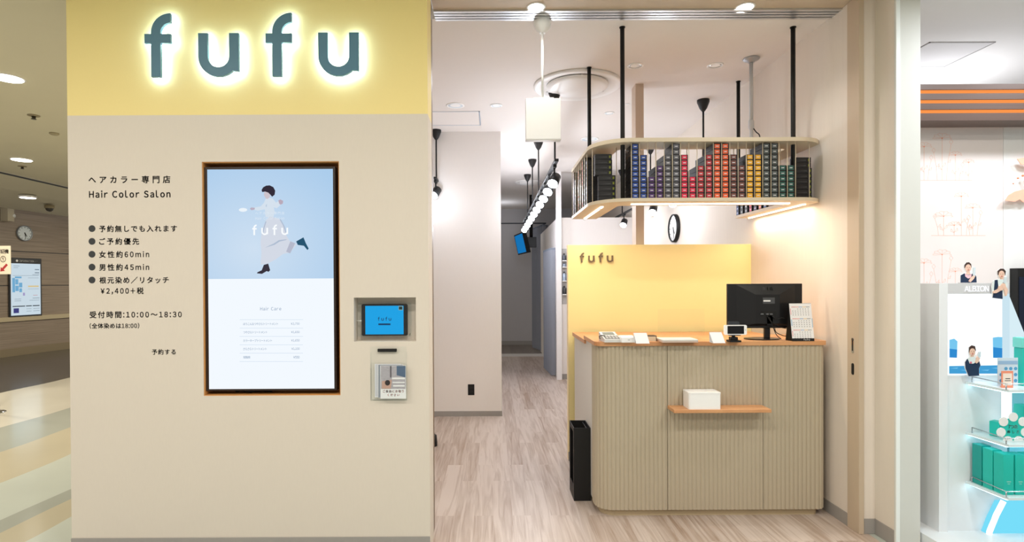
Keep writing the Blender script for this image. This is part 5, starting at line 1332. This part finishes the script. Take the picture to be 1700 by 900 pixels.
# header of brown boards with glowing orange slots
YHd = 3.06
M_HB = mat('brown_header_wood', (92, 72, 64), 0.4, noise=0.12, nscale=(2, 40, 90))
hd = thing('shop_header', 'brown slatted header with three glowing orange slots over the neighbouring shop', 'header', (3.4, YHd+0.09, ZA(1600, 200, YHd)))
rows = [(139.5, 148.6), (155, 165.2), (171.4, 181.6), (187.8, 200)]
for ya, yb in rows:
    obj('slat', MB().box(SX0+0.02, 4.6, YHd, YHd+0.14, ZA(1600, yb, YHd), ZA(1600, ya, YHd)), M_HB, hd)
for (ya, yb), (yc2, yd) in zip(rows, rows[1:]):
    obj('glowing_slot', MB().box(SX0+0.02, 4.6, YHd+0.010, YHd+0.13, ZA(1600, yc2, YHd), ZA(1600, yb, YHd)), glow('orange_slot', (255, 152, 78), 1.0), hd, 'glowing orange slot')
# line-drawn flowers on the wallpaper
M_FL = mat('coral_line_print', (240, 196, 180), 0.7)
M_FLD = mat('coral_dot_print', (238, 160, 132), 0.7)
neigh = bpy.data.objects['wall_neighbour']
def wpx(x, y): v = AT(x, y, YV2); return (v.x, v.z)
def ln(mb, pts, w=0.0016, m=0):
    for a, b in zip(pts, pts[1:]):
        A2, B3 = Vector(wpx(*a)), Vector(wpx(*b)); t_ = (B3-A2)
        if t_.length < 1e-6: continue
        t_ = t_.normalized(); n_ = Vector((-t_.y, t_.x))*w*0.5
        mb.prism([tuple(A2-n_), tuple(B3-n_), tuple(B3+n_), tuple(A2+n_)], 'y', YV2-0.0006, YV2, m)
def flower(mb, x, yb, yt, wd):
    ln(mb, [(x, yb), (x, yt)], 0.002)
    c = wpx(x, yt); mb.prism([(c[0]+0.004*math.cos(t_*0.785), c[1]+0.004*math.sin(t_*0.785)) for t_ in range(8)], 'y', YV2-0.0008, YV2, 1)
    for k_ in range(6):
        a0, a1 = math.radians(200-38*k_*0.98), math.radians(200-38*(k_+1)*0.98)
        am = (a0+a1)/2
        E = lambda a, r_: (x+wd*r_*math.cos(a), yt-0.55*wd*r_*max(-0.15, math.sin(a)))
        ln(mb, [(x, yt), E(a0, 0.95), E(am, 1.12), E(a1, 0.95)], 0.0014)
    h = yb-yt
    for s_ in (-1, 1):
        b_ = yb-h*0.25*(1.3 if s_ > 0 else 1)
        ln(mb, [(x, b_), (x+s_*5, b_-7), (x+s_*6, b_-3), (x, b_)], 0.0014)
def bud(mb, x, yb, yt, dx):
    ln(mb, [(x, yb), (x+dx*0.3, yb-(yb-yt)*0.5), (x+dx, yt)], 0.0014)
    ln(mb, [(x+dx, yt), (x+dx+3, yt-4), (x+dx, yt-8), (x+dx-3, yt-4), (x+dx, yt)], 0.0014)
    ln(mb, [(x+dx*0.3, yb-(yb-yt)*0.5), (x+dx*0.3+5, yb-(yb-yt)*0.5-5), (x+dx*0.3+4, yb-(yb-yt)*0.5), (x+dx*0.3, yb-(yb-yt)*0.5)], 0.0014)
def cluster(kind, yb):
    mb = MB()
    if kind == 'a':
        ln(mb, [(1512, yb), (1614, yb)], 0.0022)
        for x, hh, wd in ((1534, 56, 12), (1564, 70, 14), (1586, 42, 10), (1608, 30, 9)): flower(mb, x, yb, yb-hh, wd)
        for x, hh, dx in ((1528, 36, -4), (1540, 34, 6), (1556, 46, -6), (1571, 60, 8), (1592, 22, 6)): bud(mb, x, yb, yb-hh, dx)
    else:
        ln(mb, [(1546, yb), (1636, yb)], 0.0022)
        for x, hh, wd in ((1566.5, 32, 14), (1596, 65, 11), (1584, 17, 10), (1615, 46, 12)): flower(mb, x, yb, yb-hh, wd)
        for x, hh, dx in ((1558, 28, -6), (1604, 26, 4), (1622, 34, 6), (1610, 20, -5)): bud(mb, x, yb, yb-hh, dx)
    obj('flower_print', mb, [M_FL, M_FLD], neigh, 'coral line drawing of flowers')
for i, yb in enumerate((299.6, 492.6, 684, 876)):
    cluster('a', yb if yb < 870 else 866)
for yb in (391, 583, 775): cluster('b', yb)
# flower-shaped wall ornament at the far right
yo = YV2-0.03
orn = thing('flower_ornament', 'coral flower petals of a wall ornament at the upper right edge', 'ornament', (XA(1700, 310, yo), yo, ZA(1700, 340, yo)))
M_CORAL = mat('coral_petal', (246, 190, 164), 0.6, noise=0.06)
PET = [[(1668, 333), (1674, 324), (1684, 318), (1697, 315), (1712, 316), (1716, 326), (1706, 334), (1698, 336), (1692, 331), (1684, 335), (1676, 334)],
       [(1688, 264), (1698, 262), (1714, 266), (1716, 280), (1704, 275), (1694, 273)], [(1704, 290), (1716, 286), (1718, 302), (1708, 304)]]
for pt_ in PET: obj('petal', MB().prism([(AT(x, y, yo).x, AT(x, y, yo).z) for x, y in pt_], 'y', yo-0.004, yo), M_CORAL, orn)
for x, y, r_ in ((1689, 296, 1.6), (1697, 292, 1.8), (1681, 305, 1.0)):
    c = AT(x, y, yo); obj('stamen', MB().ball((c.x, yo-0.004, c.z), r_*yo/FPX), mat('coral_dark', (240, 150, 110), 0.6), orn)
obj('backing', MB().tube([(AT(1700, 320, yo).x, yo, AT(1700, 322, yo).z), (AT(1700, 320, yo).x, YV2, AT(1700, 322, yo).z)], 0.006, 8).tube([(AT(1708, 296, yo).x, yo-0.001, AT(1708, 270, yo).z), (AT(1708, 296, yo).x, yo-0.001, AT(1708, 326, yo).z)], 0.004, 8), M_CORAL, orn)
# dark advertising panel at the right edge
yd_ = YV2-0.05
d0, d1 = AT(1689.5, 560, yd_), AT(1760, 445, yd_)
dp2 = thing('dark_screen', 'dark navy screen on the white wall at the right edge of the picture', 'screen', ((d0.x+d1.x)/2, yd_, d0.z))
obj('housing', MB().box(d0.x, d1.x, yd_, YV2, d0.z-0.02, d1.z), M_SOFTBLACK, dp2)
obj('display', MB().box(d0.x+0.006, d1.x-0.006, yd_-0.002, yd_, d0.z-0.012, d1.z-0.05), mat('navy_glass', (14, 26, 46), 0.2), dp2)

# display unit
YU = 2.90
M_UNIT = mat('unit_white', (232, 236, 240), 0.4, noise=0.01)
ux0, ux1 = XA(1559, 600, YU), XA(1676, 600, YU)
zu = ZA(1600, 470.5, YU)
un = thing('display_unit', 'white illuminated cosmetics display unit with glowing picture panel and glass shelves', 'display stand', ((ux0+ux1)/2+0.1, YU+0.1, 0))
obj('plinth', MB().hull([(SX0+0.03, YU-0.30, 0), (ux1+0.5, YU-0.30, 0), (ux1+0.5, YV2-0.03, 0), (SX0+0.03, YV2-0.03, 0)], [(SX0+0.03, YU-0.20, 0.075), (ux1+0.5, YU-0.30, 0.075), (ux1+0.5, YV2-0.03, 0.075), (SX0+0.03, YV2-0.03, 0.075)]), M_UNIT, un)
obj('column', MB().box(ux0, XA(1573.5, 600, YU), YU, YU+0.20, 0.075, zu), M_UNIT, un)
obj('body', MB().box(XA(1573.5, 600, YU), ux1, YU+0.012, YU+0.20, 0.075, ZA(1600, 624, YU)), M_UNIT, un)
obj('head_board', MB().box(XA(1573.5, 600, YU), ux1, YU, YU+0.20, ZA(1600, 488, YU), zu), mat('unit_header_grey', (206, 208, 212), 0.5, noise=0.01), un)
lettering('unit_lettering', 'ALBION', (0, YU, 0), (1, 0, 0), (0, 0, 1), (XA(1600.5, 480, YU), XA(1641, 480, YU), ZA(1620, 484.3, YU), ZA(1620, 474.6, YU)), glow('lettering_white', (255, 255, 255), 1.1), un, 0.03, 0.003, 'white lettering')
lx0, lx1, lz0, lz1 = XA(1573.8, 550, YU), XA(1665.5, 550, YU), ZA(1600, 622, YU), ZA(1600, 488.5, YU)
lb = obj('light_box', MB().box(lx0, lx1, YU+0.006, YU+0.19, lz0, lz1), glow('lightbox_white', (244, 252, 255), 1.25), un, 'glowing white picture panel')
obj('panel_rim', MB().box(lx1, ux1, YU, YU+0.2, ZA(1600, 624, YU), ZA(1600, 488, YU)), glow('rim_pale_blue', (214, 240, 252), 0.9), un)
def upx(nm, pts, m, d=0.0005, lab=None, par=None): return flat_px(nm, pts, YU+0.006, d, m, par or lb, lab)
def c6(p): return (1520+p[0]/4.089, 420+p[1]/4.089)
G_SEA = glow('picture_sea_blue', (70, 160, 214), 1.0); G_SKY = glow('picture_sky_blue', (120, 200, 240), 1.0); G_SEAD = glow('picture_deep_blue', (50, 140, 210), 1.0)
upx('picture_sea', [c6(p) for p in ((228, 768), (596, 762), (596, 820), (228, 820))], G_SEA, lab='printed blue sea')
for k_ in range(5): upx('picture_wave', [c6(p) for p in ((232+k_*70, 782+(k_ % 2)*14), (290+k_*70, 778+(k_ % 2)*14), (280+k_*70, 786+(k_ % 2)*14))], G_SKY, 0.0008)
upx('picture_ice', [c6(p) for p in ((230, 590), (262, 582), (284, 600), (280, 712), (230, 710))], G_SKY, lab='printed blue ice block')
upx('picture_ice', [c6(p) for p in ((230, 650), (282, 656), (280, 712), (230, 710))], G_SEAD, 0.0008)
upx('picture_ice', [c6(p) for p in ((524, 575), (560, 570), (594, 572), (594, 714), (526, 712))], G_SKY, lab='printed blue ice block')
upx('picture_ice', [c6(p) for p in ((526, 640), (594, 648), (594, 714), (526, 712))], G_SEAD, 0.0008)
# slanted translucent side wing
wg = [AT(1676, 492, YU), AT(1700, 552, YU-0.06), AT(1716, 590, YU-0.1), AT(1716, 640, YU-0.1), AT(1676, 620, YU)]
obj('side_wing', MB().hull([tuple(v) for v in wg], [tuple(v+Vector((0, 0.02, 0))) for v in wg]), glow('wing_pale_blue', (222, 244, 252), 0.95), un, 'pale glowing side wing')
# shelves with rails
M_GLASS = mat('frosted_shelf', (226, 240, 246), 0.25, noise=0.01)
M_RAIL = mat('rail_steel', (190, 196, 202), 0.25, 0.8)
YSF2 = YU-0.22
shelves = []
for (yl, yr, nm) in ((636.5, 654, 'upper'), (721, 745, 'middle'), (802, 835, 'lower')):
    z = CAMH - (yl-VPY)*(YU)/FPX
    z2 = CAMH - (yr-VPY)*(YSF2)/FPX
    z = (z+z2)/2
    xl_ = XA(1603, yl, YU+0.01)
    xc_ = XA(1675, yr, YSF2)
    pl_ = [(xl_, YU+0.011), (xc_, YSF2), (xc_+0.4, YSF2), (xc_+0.4, YU+0.011)]
    sh = obj('shelf', MB().prism(pl_, 'z', z-0.012, z), M_GLASS, un)
    obj('light_edge', MB().prism([(xl_+0.01, YU+0.005), (xc_, YSF2+0.012), (xc_+0.38, YSF2+0.012), (xc_+0.38, YSF2+0.02), (xc_+0.005, YSF2+0.02), (xl_+0.03, YU+0.005)], 'z', z-0.016, z-0.0125), glow('shelf_light', (190, 244, 255), 5.0), sh, 'glowing underside strip')
    rp_ = [(xl_+0.02, YU-0.006, z+0.028), (xc_-0.006, YSF2+0.008, z+0.028), (xc_+0.39, YSF2+0.008, z+0.028)]
    obj('rail', MB().tube(rp_, 0.0025, 8), M_RAIL, sh)
    for q_ in (rp_[0], rp_[1], (xc_+0.12, YSF2+0.008, z+0.028)):
        obj('rail_post', MB().tube([(q_[0], q_[1], z), q_], 0.003, 8), M_RAIL, sh)
    shelves.append((z, xl_, xc_))
# glowing aqua lower panel
ap = [AT(1660, 834, YU-0.02), AT(1646, 862, YU-0.02), AT(1630, 905, YU-0.02), AT(1626, 925, YU-0.02), AT(1800, 925, YU-0.02), AT(1800, 834, YU-0.02)]
obj('aqua_panel', MB().hull([tuple(v) for v in ap], [tuple(v+Vector((0, 0.03, 0))) for v in ap]), glow('aqua_light', (120, 222, 250), 1.0), un, 'glowing aqua lower panel')
ed = [AT(x, y, YU-0.026) for x, y in ((1666, 832), (1654, 855), (1643, 882), (1636, 910), (1633, 925))]
obj('edge_light', MB().tube([tuple(v) for v in ed], 0.012, 8), glow('edge_white', (250, 255, 255), 2.0), un, 'white light along the panel edge')
bk = [AT(1676, 624, YU+0.004), AT(1800, 624, YU+0.004), AT(1800, 834, YU+0.004), AT(1676, 834, YU+0.004)]
obj('back_panel', MB().hull([tuple(v) for v in bk], [tuple(v+Vector((0, 0.03, 0))) for v in bk]), mat('aqua_back', (150, 226, 240), 0.4), un)
# upright glowing post between the shelves
obj('glow_post', MB().box(XA(1668, 680, YU-0.05), XA(1680, 680, YU-0.05), YU-0.05, YU-0.03, shelves[1][0], shelves[0][0]-0.013), glow('post_white', (240, 254, 255), 1.3), un)
# teal boxes
M_TEAL = mat('teal_carton', (30, 196, 182), 0.4, noise=0.03); M_TEALD = mat('deep_teal_carton', (16, 160, 152), 0.35, noise=0.03); M_TEALP = mat('pale_teal_carton', (120, 222, 214), 0.4, noise=0.03)
def carton(label, cx, cy, z, w_, d_, h, rz, m, grp='teal cartons on the display unit'):
    t = thing('cosmetic_carton', label, 'carton', (cx, cy, z), grp)
    b = obj('carton', MB().box(cx-w_/2, cx+w_/2, cy-d_/2, cy+d_/2, z, z+h, bev=0.0015), m, t)
    obj('flap', MB().box(cx-w_/2+0.003, cx+w_/2-0.003, cy-d_/2+0.003, cy+d_/2-0.003, z+h, z+h+0.001), m, t)
    obj('print_line', MB().box(cx-w_*0.2, cx+w_*0.2, cy-d_/2-0.0006, cy-d_/2, z+h*0.32, z+h*0.34).box(cx-w_*0.12, cx+w_*0.12, cy-d_/2-0.0006, cy-d_/2, z+h*0.27, z+h*0.285), mat('teal_print', (150, 214, 206), 0.5), t)
    t.rotation_euler = (0, 0, rz)
    return t
z3, xl3, xc3 = shelves[2]
H3 = 0.205
xk = xl3 + 0.047
for i_, lab in enumerate(('teal carton farthest back along the left side of the lower display shelf', 'teal carton second from the back along the left side of the lower shelf', 'teal carton at the front left corner of the lower display shelf')):
    carton(lab, xk, YU-0.032-i_*0.062, z3, 0.050, 0.056, H3-i_*0.003, 0.0, M_TEALD if i_ == 0 else M_TEAL)
carton('teal carton second from the left along the front of the lower shelf', xk+0.058, YU-0.156, z3, 0.050, 0.056, H3-0.008, 0.0, M_TEAL)
carton('teal carton cut by the right edge on the lower display shelf', xk+0.116, YU-0.156, z3, 0.050, 0.056, H3-0.008, 0.0, M_TEAL)
z2_, xl2, xc2 = shelves[1]
carton('teal carton behind the round petal sign on the middle shelf', XA(1654, 700, YU-0.06), YU-0.06, z2_, 0.05, 0.04, 0.075, 0.5, M_TEAL)
carton('tall teal carton at the right behind the petal sign', XA(1700, 690, YU-0.09), YU-0.09, z2_, 0.06, 0.05, 0.165, 0.0, M_TEAL)
z1_, xl1, xc1 = shelves[0]
carton('teal carton standing at the right end of the upper display shelf', XA(1703, 615, YU-0.10), YU-0.10, z1_, 0.075, 0.05, 0.19, 0.0, M_TEAL)
carton('small pale carton lying on top of the teal carton on the upper shelf', XA(1700, 615, YU-0.10), YU-0.10, z1_+0.1915, 0.07, 0.05, 0.05, 0.0, M_TEALP)
# petal sign
yp_ = YU-0.15
cx_, cz_ = XA(1682, 713, yp_), ZA(1682, 713, yp_)
ps = thing('petal_sign', 'round sign of white discs around a teal centre on the middle shelf', 'sign', (cx_, yp_, z2_))
obj('centre', MB().prism([(cx_+0.058*math.cos(t_*0.2618), cz_+0.058*math.sin(t_*0.2618)) for t_ in range(24)], 'y', yp_+0.001, yp_+0.004), M_TEAL, ps)
for k_ in range(7):
    a_ = math.pi/2 + k_*2*math.pi/7
    obj('petal', MB().prism(disc(cx_+0.062*math.cos(a_), cz_+0.062*math.sin(a_), 0.0225, 20), 'y', yp_-0.002, yp_+0.001), M_WHITE, ps)
lettering('sign_lettering', '7つの', (0, yp_+0.001, 0), (1, 0, 0), (0, 0, 1), (cx_-0.024, cx_+0.022, cz_+0.004, cz_+0.022), M_WHITE, ps, 0.02)
lettering('sign_lettering', '美しさ', (0, yp_+0.001, 0), (1, 0, 0), (0, 0, 1), (cx_-0.030, cx_+0.030, cz_-0.020, cz_-0.004), M_WHITE, ps, 0.02)
obj('easel', MB().box(cx_-0.02, cx_+0.02, yp_+0.004, yp_+0.04, z2_, z2_+0.004).box(cx_-0.006, cx_+0.006, yp_+0.004, yp_+0.008, z2_, cz_), M_CLEAR, ps)
# cards on the upper shelf
yk = YU-0.12
def small_card(label, x0, x1, y0, y1, Y, z, m):
    a = AT(x0, y1, Y); b = AT(x1, y0, Y)
    t = thing('display_card', label, 'card', ((a.x+b.x)/2, Y, z))
    obj('card', MB().box(a.x, b.x, Y, Y+0.003, z, b.z), m, t)
    obj('easel', MB().box((a.x+b.x)/2-0.01, (a.x+b.x)/2+0.01, Y+0.003, Y+0.03, z, z+0.004), m, t)
    return t, a, b
t, a, b = small_card('pale blue card with rows of blue dots on the upper display shelf', 1656.5, 1690, 594, 645, yk, z1_, mat('card_pale_blue', (206, 226, 240), 0.6, noise=0.02))
for r_ in range(3):
    for c_ in range(4):
        if r_ == 0 and c_ == 0: continue
        c = AT(1662+c_*8, 612+r_*10, yk); obj('dot_print', MB().prism(disc(c.x, c.z, 0.0085, 16), 'y', yk-0.0006, yk), mat('dot_blue', (84, 160, 206), 0.6), t)
flat_px('band_print', [(1657, 599), (1689.5, 599), (1689.5, 605), (1657, 605)], yk, 0.0006, mat('band_blue', (150, 186, 220), 0.6), t)
yq = YU-0.165
t, a, b = small_card('small cream price card with orange border on the upper display shelf', 1663, 1682, 616, 647, yq, z1_, mat('card_orange', (240, 150, 120), 0.6))
flat_px('paper_print', [(1665, 620), (1680, 620), (1680, 640), (1665, 640)], yq, 0.0006, mat('card_cream', (246, 232, 220), 0.7), t)
flat_px('text_print', [(1669, 628), (1677, 628), (1677, 629.4), (1669, 629.4)], yq, 0.001, M_INK, t)
flat_px('text_print', [(1668, 631.5), (1678, 631.5), (1678, 632.6), (1668, 632.6)], yq, 0.001, M_INK, t)
# cardboard cut-out figures
SKIN = mat('print_skin', (232, 196, 176), 0.6, noise=0.03); HAIRM = mat('print_hair', (70, 50, 44), 0.6, noise=0.05); NAVY = mat('print_navy', (22, 44, 74), 0.6, noise=0.05)
SHIRT = mat('print_white_shirt', (220, 232, 232), 0.6, noise=0.03); BOT = mat('print_bottle', (206, 220, 226), 0.5); LIPS = mat('print_lips', (190, 90, 90), 0.6); FLW = mat('print_blossom', (236, 190, 200), 0.6)
def cutout(label, Y, outline, prints, foot=None):
    W = [AT(*c6(p), Y) for p in outline]
    cx = sum(v.x for v in W)/len(W); z = min(v.z for v in W)
    t = thing('cardboard_cutout', label, 'cutout', (cx, Y, z))
    obj('board', MB().prism([(v.x, v.z) for v in W], 'y', Y, Y+0.004), M_PAPER, t)
    for i, (nm, pts, m) in enumerate(prints):
        Q_ = [AT(*c6(p), Y) for p in pts]
        obj(nm, MB().prism([(v.x, v.z) for v in Q_], 'y', Y-0.0004*(i+1), Y), m, t)
    if foot: obj('foot_tab', MB().box(*foot), M_PAPER, t)
    return t
def ell_(cx, cy, rx, ry, n=14): return [(cx+rx*math.cos(2*math.pi*k_/n), cy+ry*math.sin(2*math.pi*k_/n)) for k_ in range(n)]
def face(cx, cy, rx, ry, hair):
    return [('hair_print', hair, HAIRM), ('face_print', ell_(cx, cy, rx, ry), SKIN), ('eye_print', ell_(cx-rx*0.4, cy-ry*0.1, 2.6, 1.6, 8), HAIRM), ('eye_print', ell_(cx+rx*0.4, cy-ry*0.1, 2.6, 1.6, 8), HAIRM), ('nose_print', [(cx-1.5, cy+ry*0.3), (cx+1.5, cy+ry*0.3), (cx, cy)], mat('print_nose', (214, 170, 150), 0.6)), ('mouth_print', ell_(cx, cy+ry*0.52, rx*0.35, 2.2, 8), LIPS)]
YC1 = YU+0.10
o1 = [(304, 202), (304, 150), (328, 138), (344, 130), (332, 110), (330, 82), (344, 64), (362, 62), (378, 76), (382, 92), (390, 92), (404, 96), (402, 130), (414, 160), (416, 202)]
cutout('cardboard cutout of a woman in navy, holding a bottle, on top of the display unit', YC1, o1,
       [('neck_print', [(346, 120), (366, 120), (372, 146), (342, 146)], SKIN), ('top_print', [(305, 201), (306, 152), (330, 139), (342, 143), (356, 150), (372, 144), (398, 140), (412, 162), (414, 201)], NAVY), ('scarf_print', [(334, 140), (356, 152), (380, 142), (376, 166), (356, 174), (336, 160)], FLW)]
       + face(356, 102, 20, 25, [(331, 104), (331, 82), (344, 65), (362, 63), (376, 76), (379, 100), (372, 86), (350, 84), (338, 94)])
       + [('hand_print', [(356, 192), (372, 168), (392, 150), (402, 156), (392, 176), (370, 198)], SKIN), ('bottle_print', [(386, 150), (390, 100), (402, 98), (402, 140), (396, 160)], BOT)],
       (AT(*c6((330, 200)), YC1).x, AT(*c6((390, 200)), YC1).x, YC1+0.004, YC1+0.04, zu, zu+0.003))
YC2 = YU-0.012
o2 = [(520, 306), (520, 262), (516, 230), (524, 190), (546, 180), (566, 174), (556, 150), (556, 122), (574, 106), (596, 106), (612, 124), (610, 156), (618, 166), (612, 190), (626, 206), (622, 270), (614, 296), (596, 292), (592, 314)]
cutout('cardboard cutout of a man in navy waistcoat with hands clasped, beside the unit\'s name', YC2, o2,
       [('neck_print', [(572, 160), (594, 160), (598, 186), (570, 186)], SKIN), ('shirt_print', [(520, 262), (518, 230), (526, 192), (560, 178), (600, 180), (624, 206), (620, 260), (606, 280), (592, 260), (560, 270)], SHIRT), ('waistcoat_print', [(522, 304), (530, 260), (536, 184), (556, 182), (562, 240), (588, 250), (590, 312)], NAVY)]
       + face(582, 146, 20, 26, [(557, 150), (556, 122), (574, 107), (596, 107), (611, 124), (608, 152), (602, 132), (584, 126), (566, 134), (562, 150)])
       + [('arm_print', [(520, 262), (548, 248), (562, 236), (580, 240), (578, 254), (546, 272), (526, 274)], SKIN), ('arm_print', [(622, 250), (606, 222), (592, 214), (584, 226), (596, 250), (606, 292), (616, 288)], SKIN), ('hand_print', ell_(574, 238, 18, 18), SKIN), ('hand_print', ell_(592, 222, 14, 16), SKIN), ('bottle_print', [(590, 200), (600, 164), (614, 162), (610, 196), (600, 208)], BOT)])
YC3 = YU-0.03
o3 = [(360, 838), (336, 780), (334, 740), (346, 720), (366, 706), (360, 680), (362, 640), (380, 626), (402, 632), (408, 660), (404, 690), (412, 694), (424, 672), (440, 668), (440, 700), (432, 730), (442, 760), (432, 784), (432, 834)]
cutout('cardboard cutout of a woman in navy standing before the glowing picture panel', YC3, o3,
       [('neck_print', [(374, 690), (394, 690), (398, 712), (372, 712)], SKIN), ('top_print', [(360, 837), (338, 780), (336, 742), (348, 722), (376, 712), (398, 708), (430, 730), (440, 762), (430, 784), (431, 833)], NAVY), ('scarf_print', [(352, 716), (376, 706), (404, 704), (414, 740), (390, 752), (366, 750)], SHIRT), ('blossom_print', ell_(374, 744, 8, 7, 10), mat('print_pink', (214, 110, 130), 0.6))]
       + face(384, 672, 20, 25, [(361, 676), (362, 640), (380, 627), (402, 633), (408, 660), (402, 674), (398, 654), (376, 652), (366, 664)])
       + [('hand_print', [(402, 742), (412, 708), (428, 696), (434, 712), (424, 738), (410, 750)], SKIN), ('bottle_print', [(420, 706), (426, 672), (438, 670), (438, 700), (430, 714)], BOT)],
       (AT(*c6((365, 834)), YC3).x, AT(*c6((425, 834)), YC3).x, YC3+0.004, YC3+0.03, AT(*c6((365, 838)), YC3).z, AT(*c6((365, 838)), YC3).z+0.003))
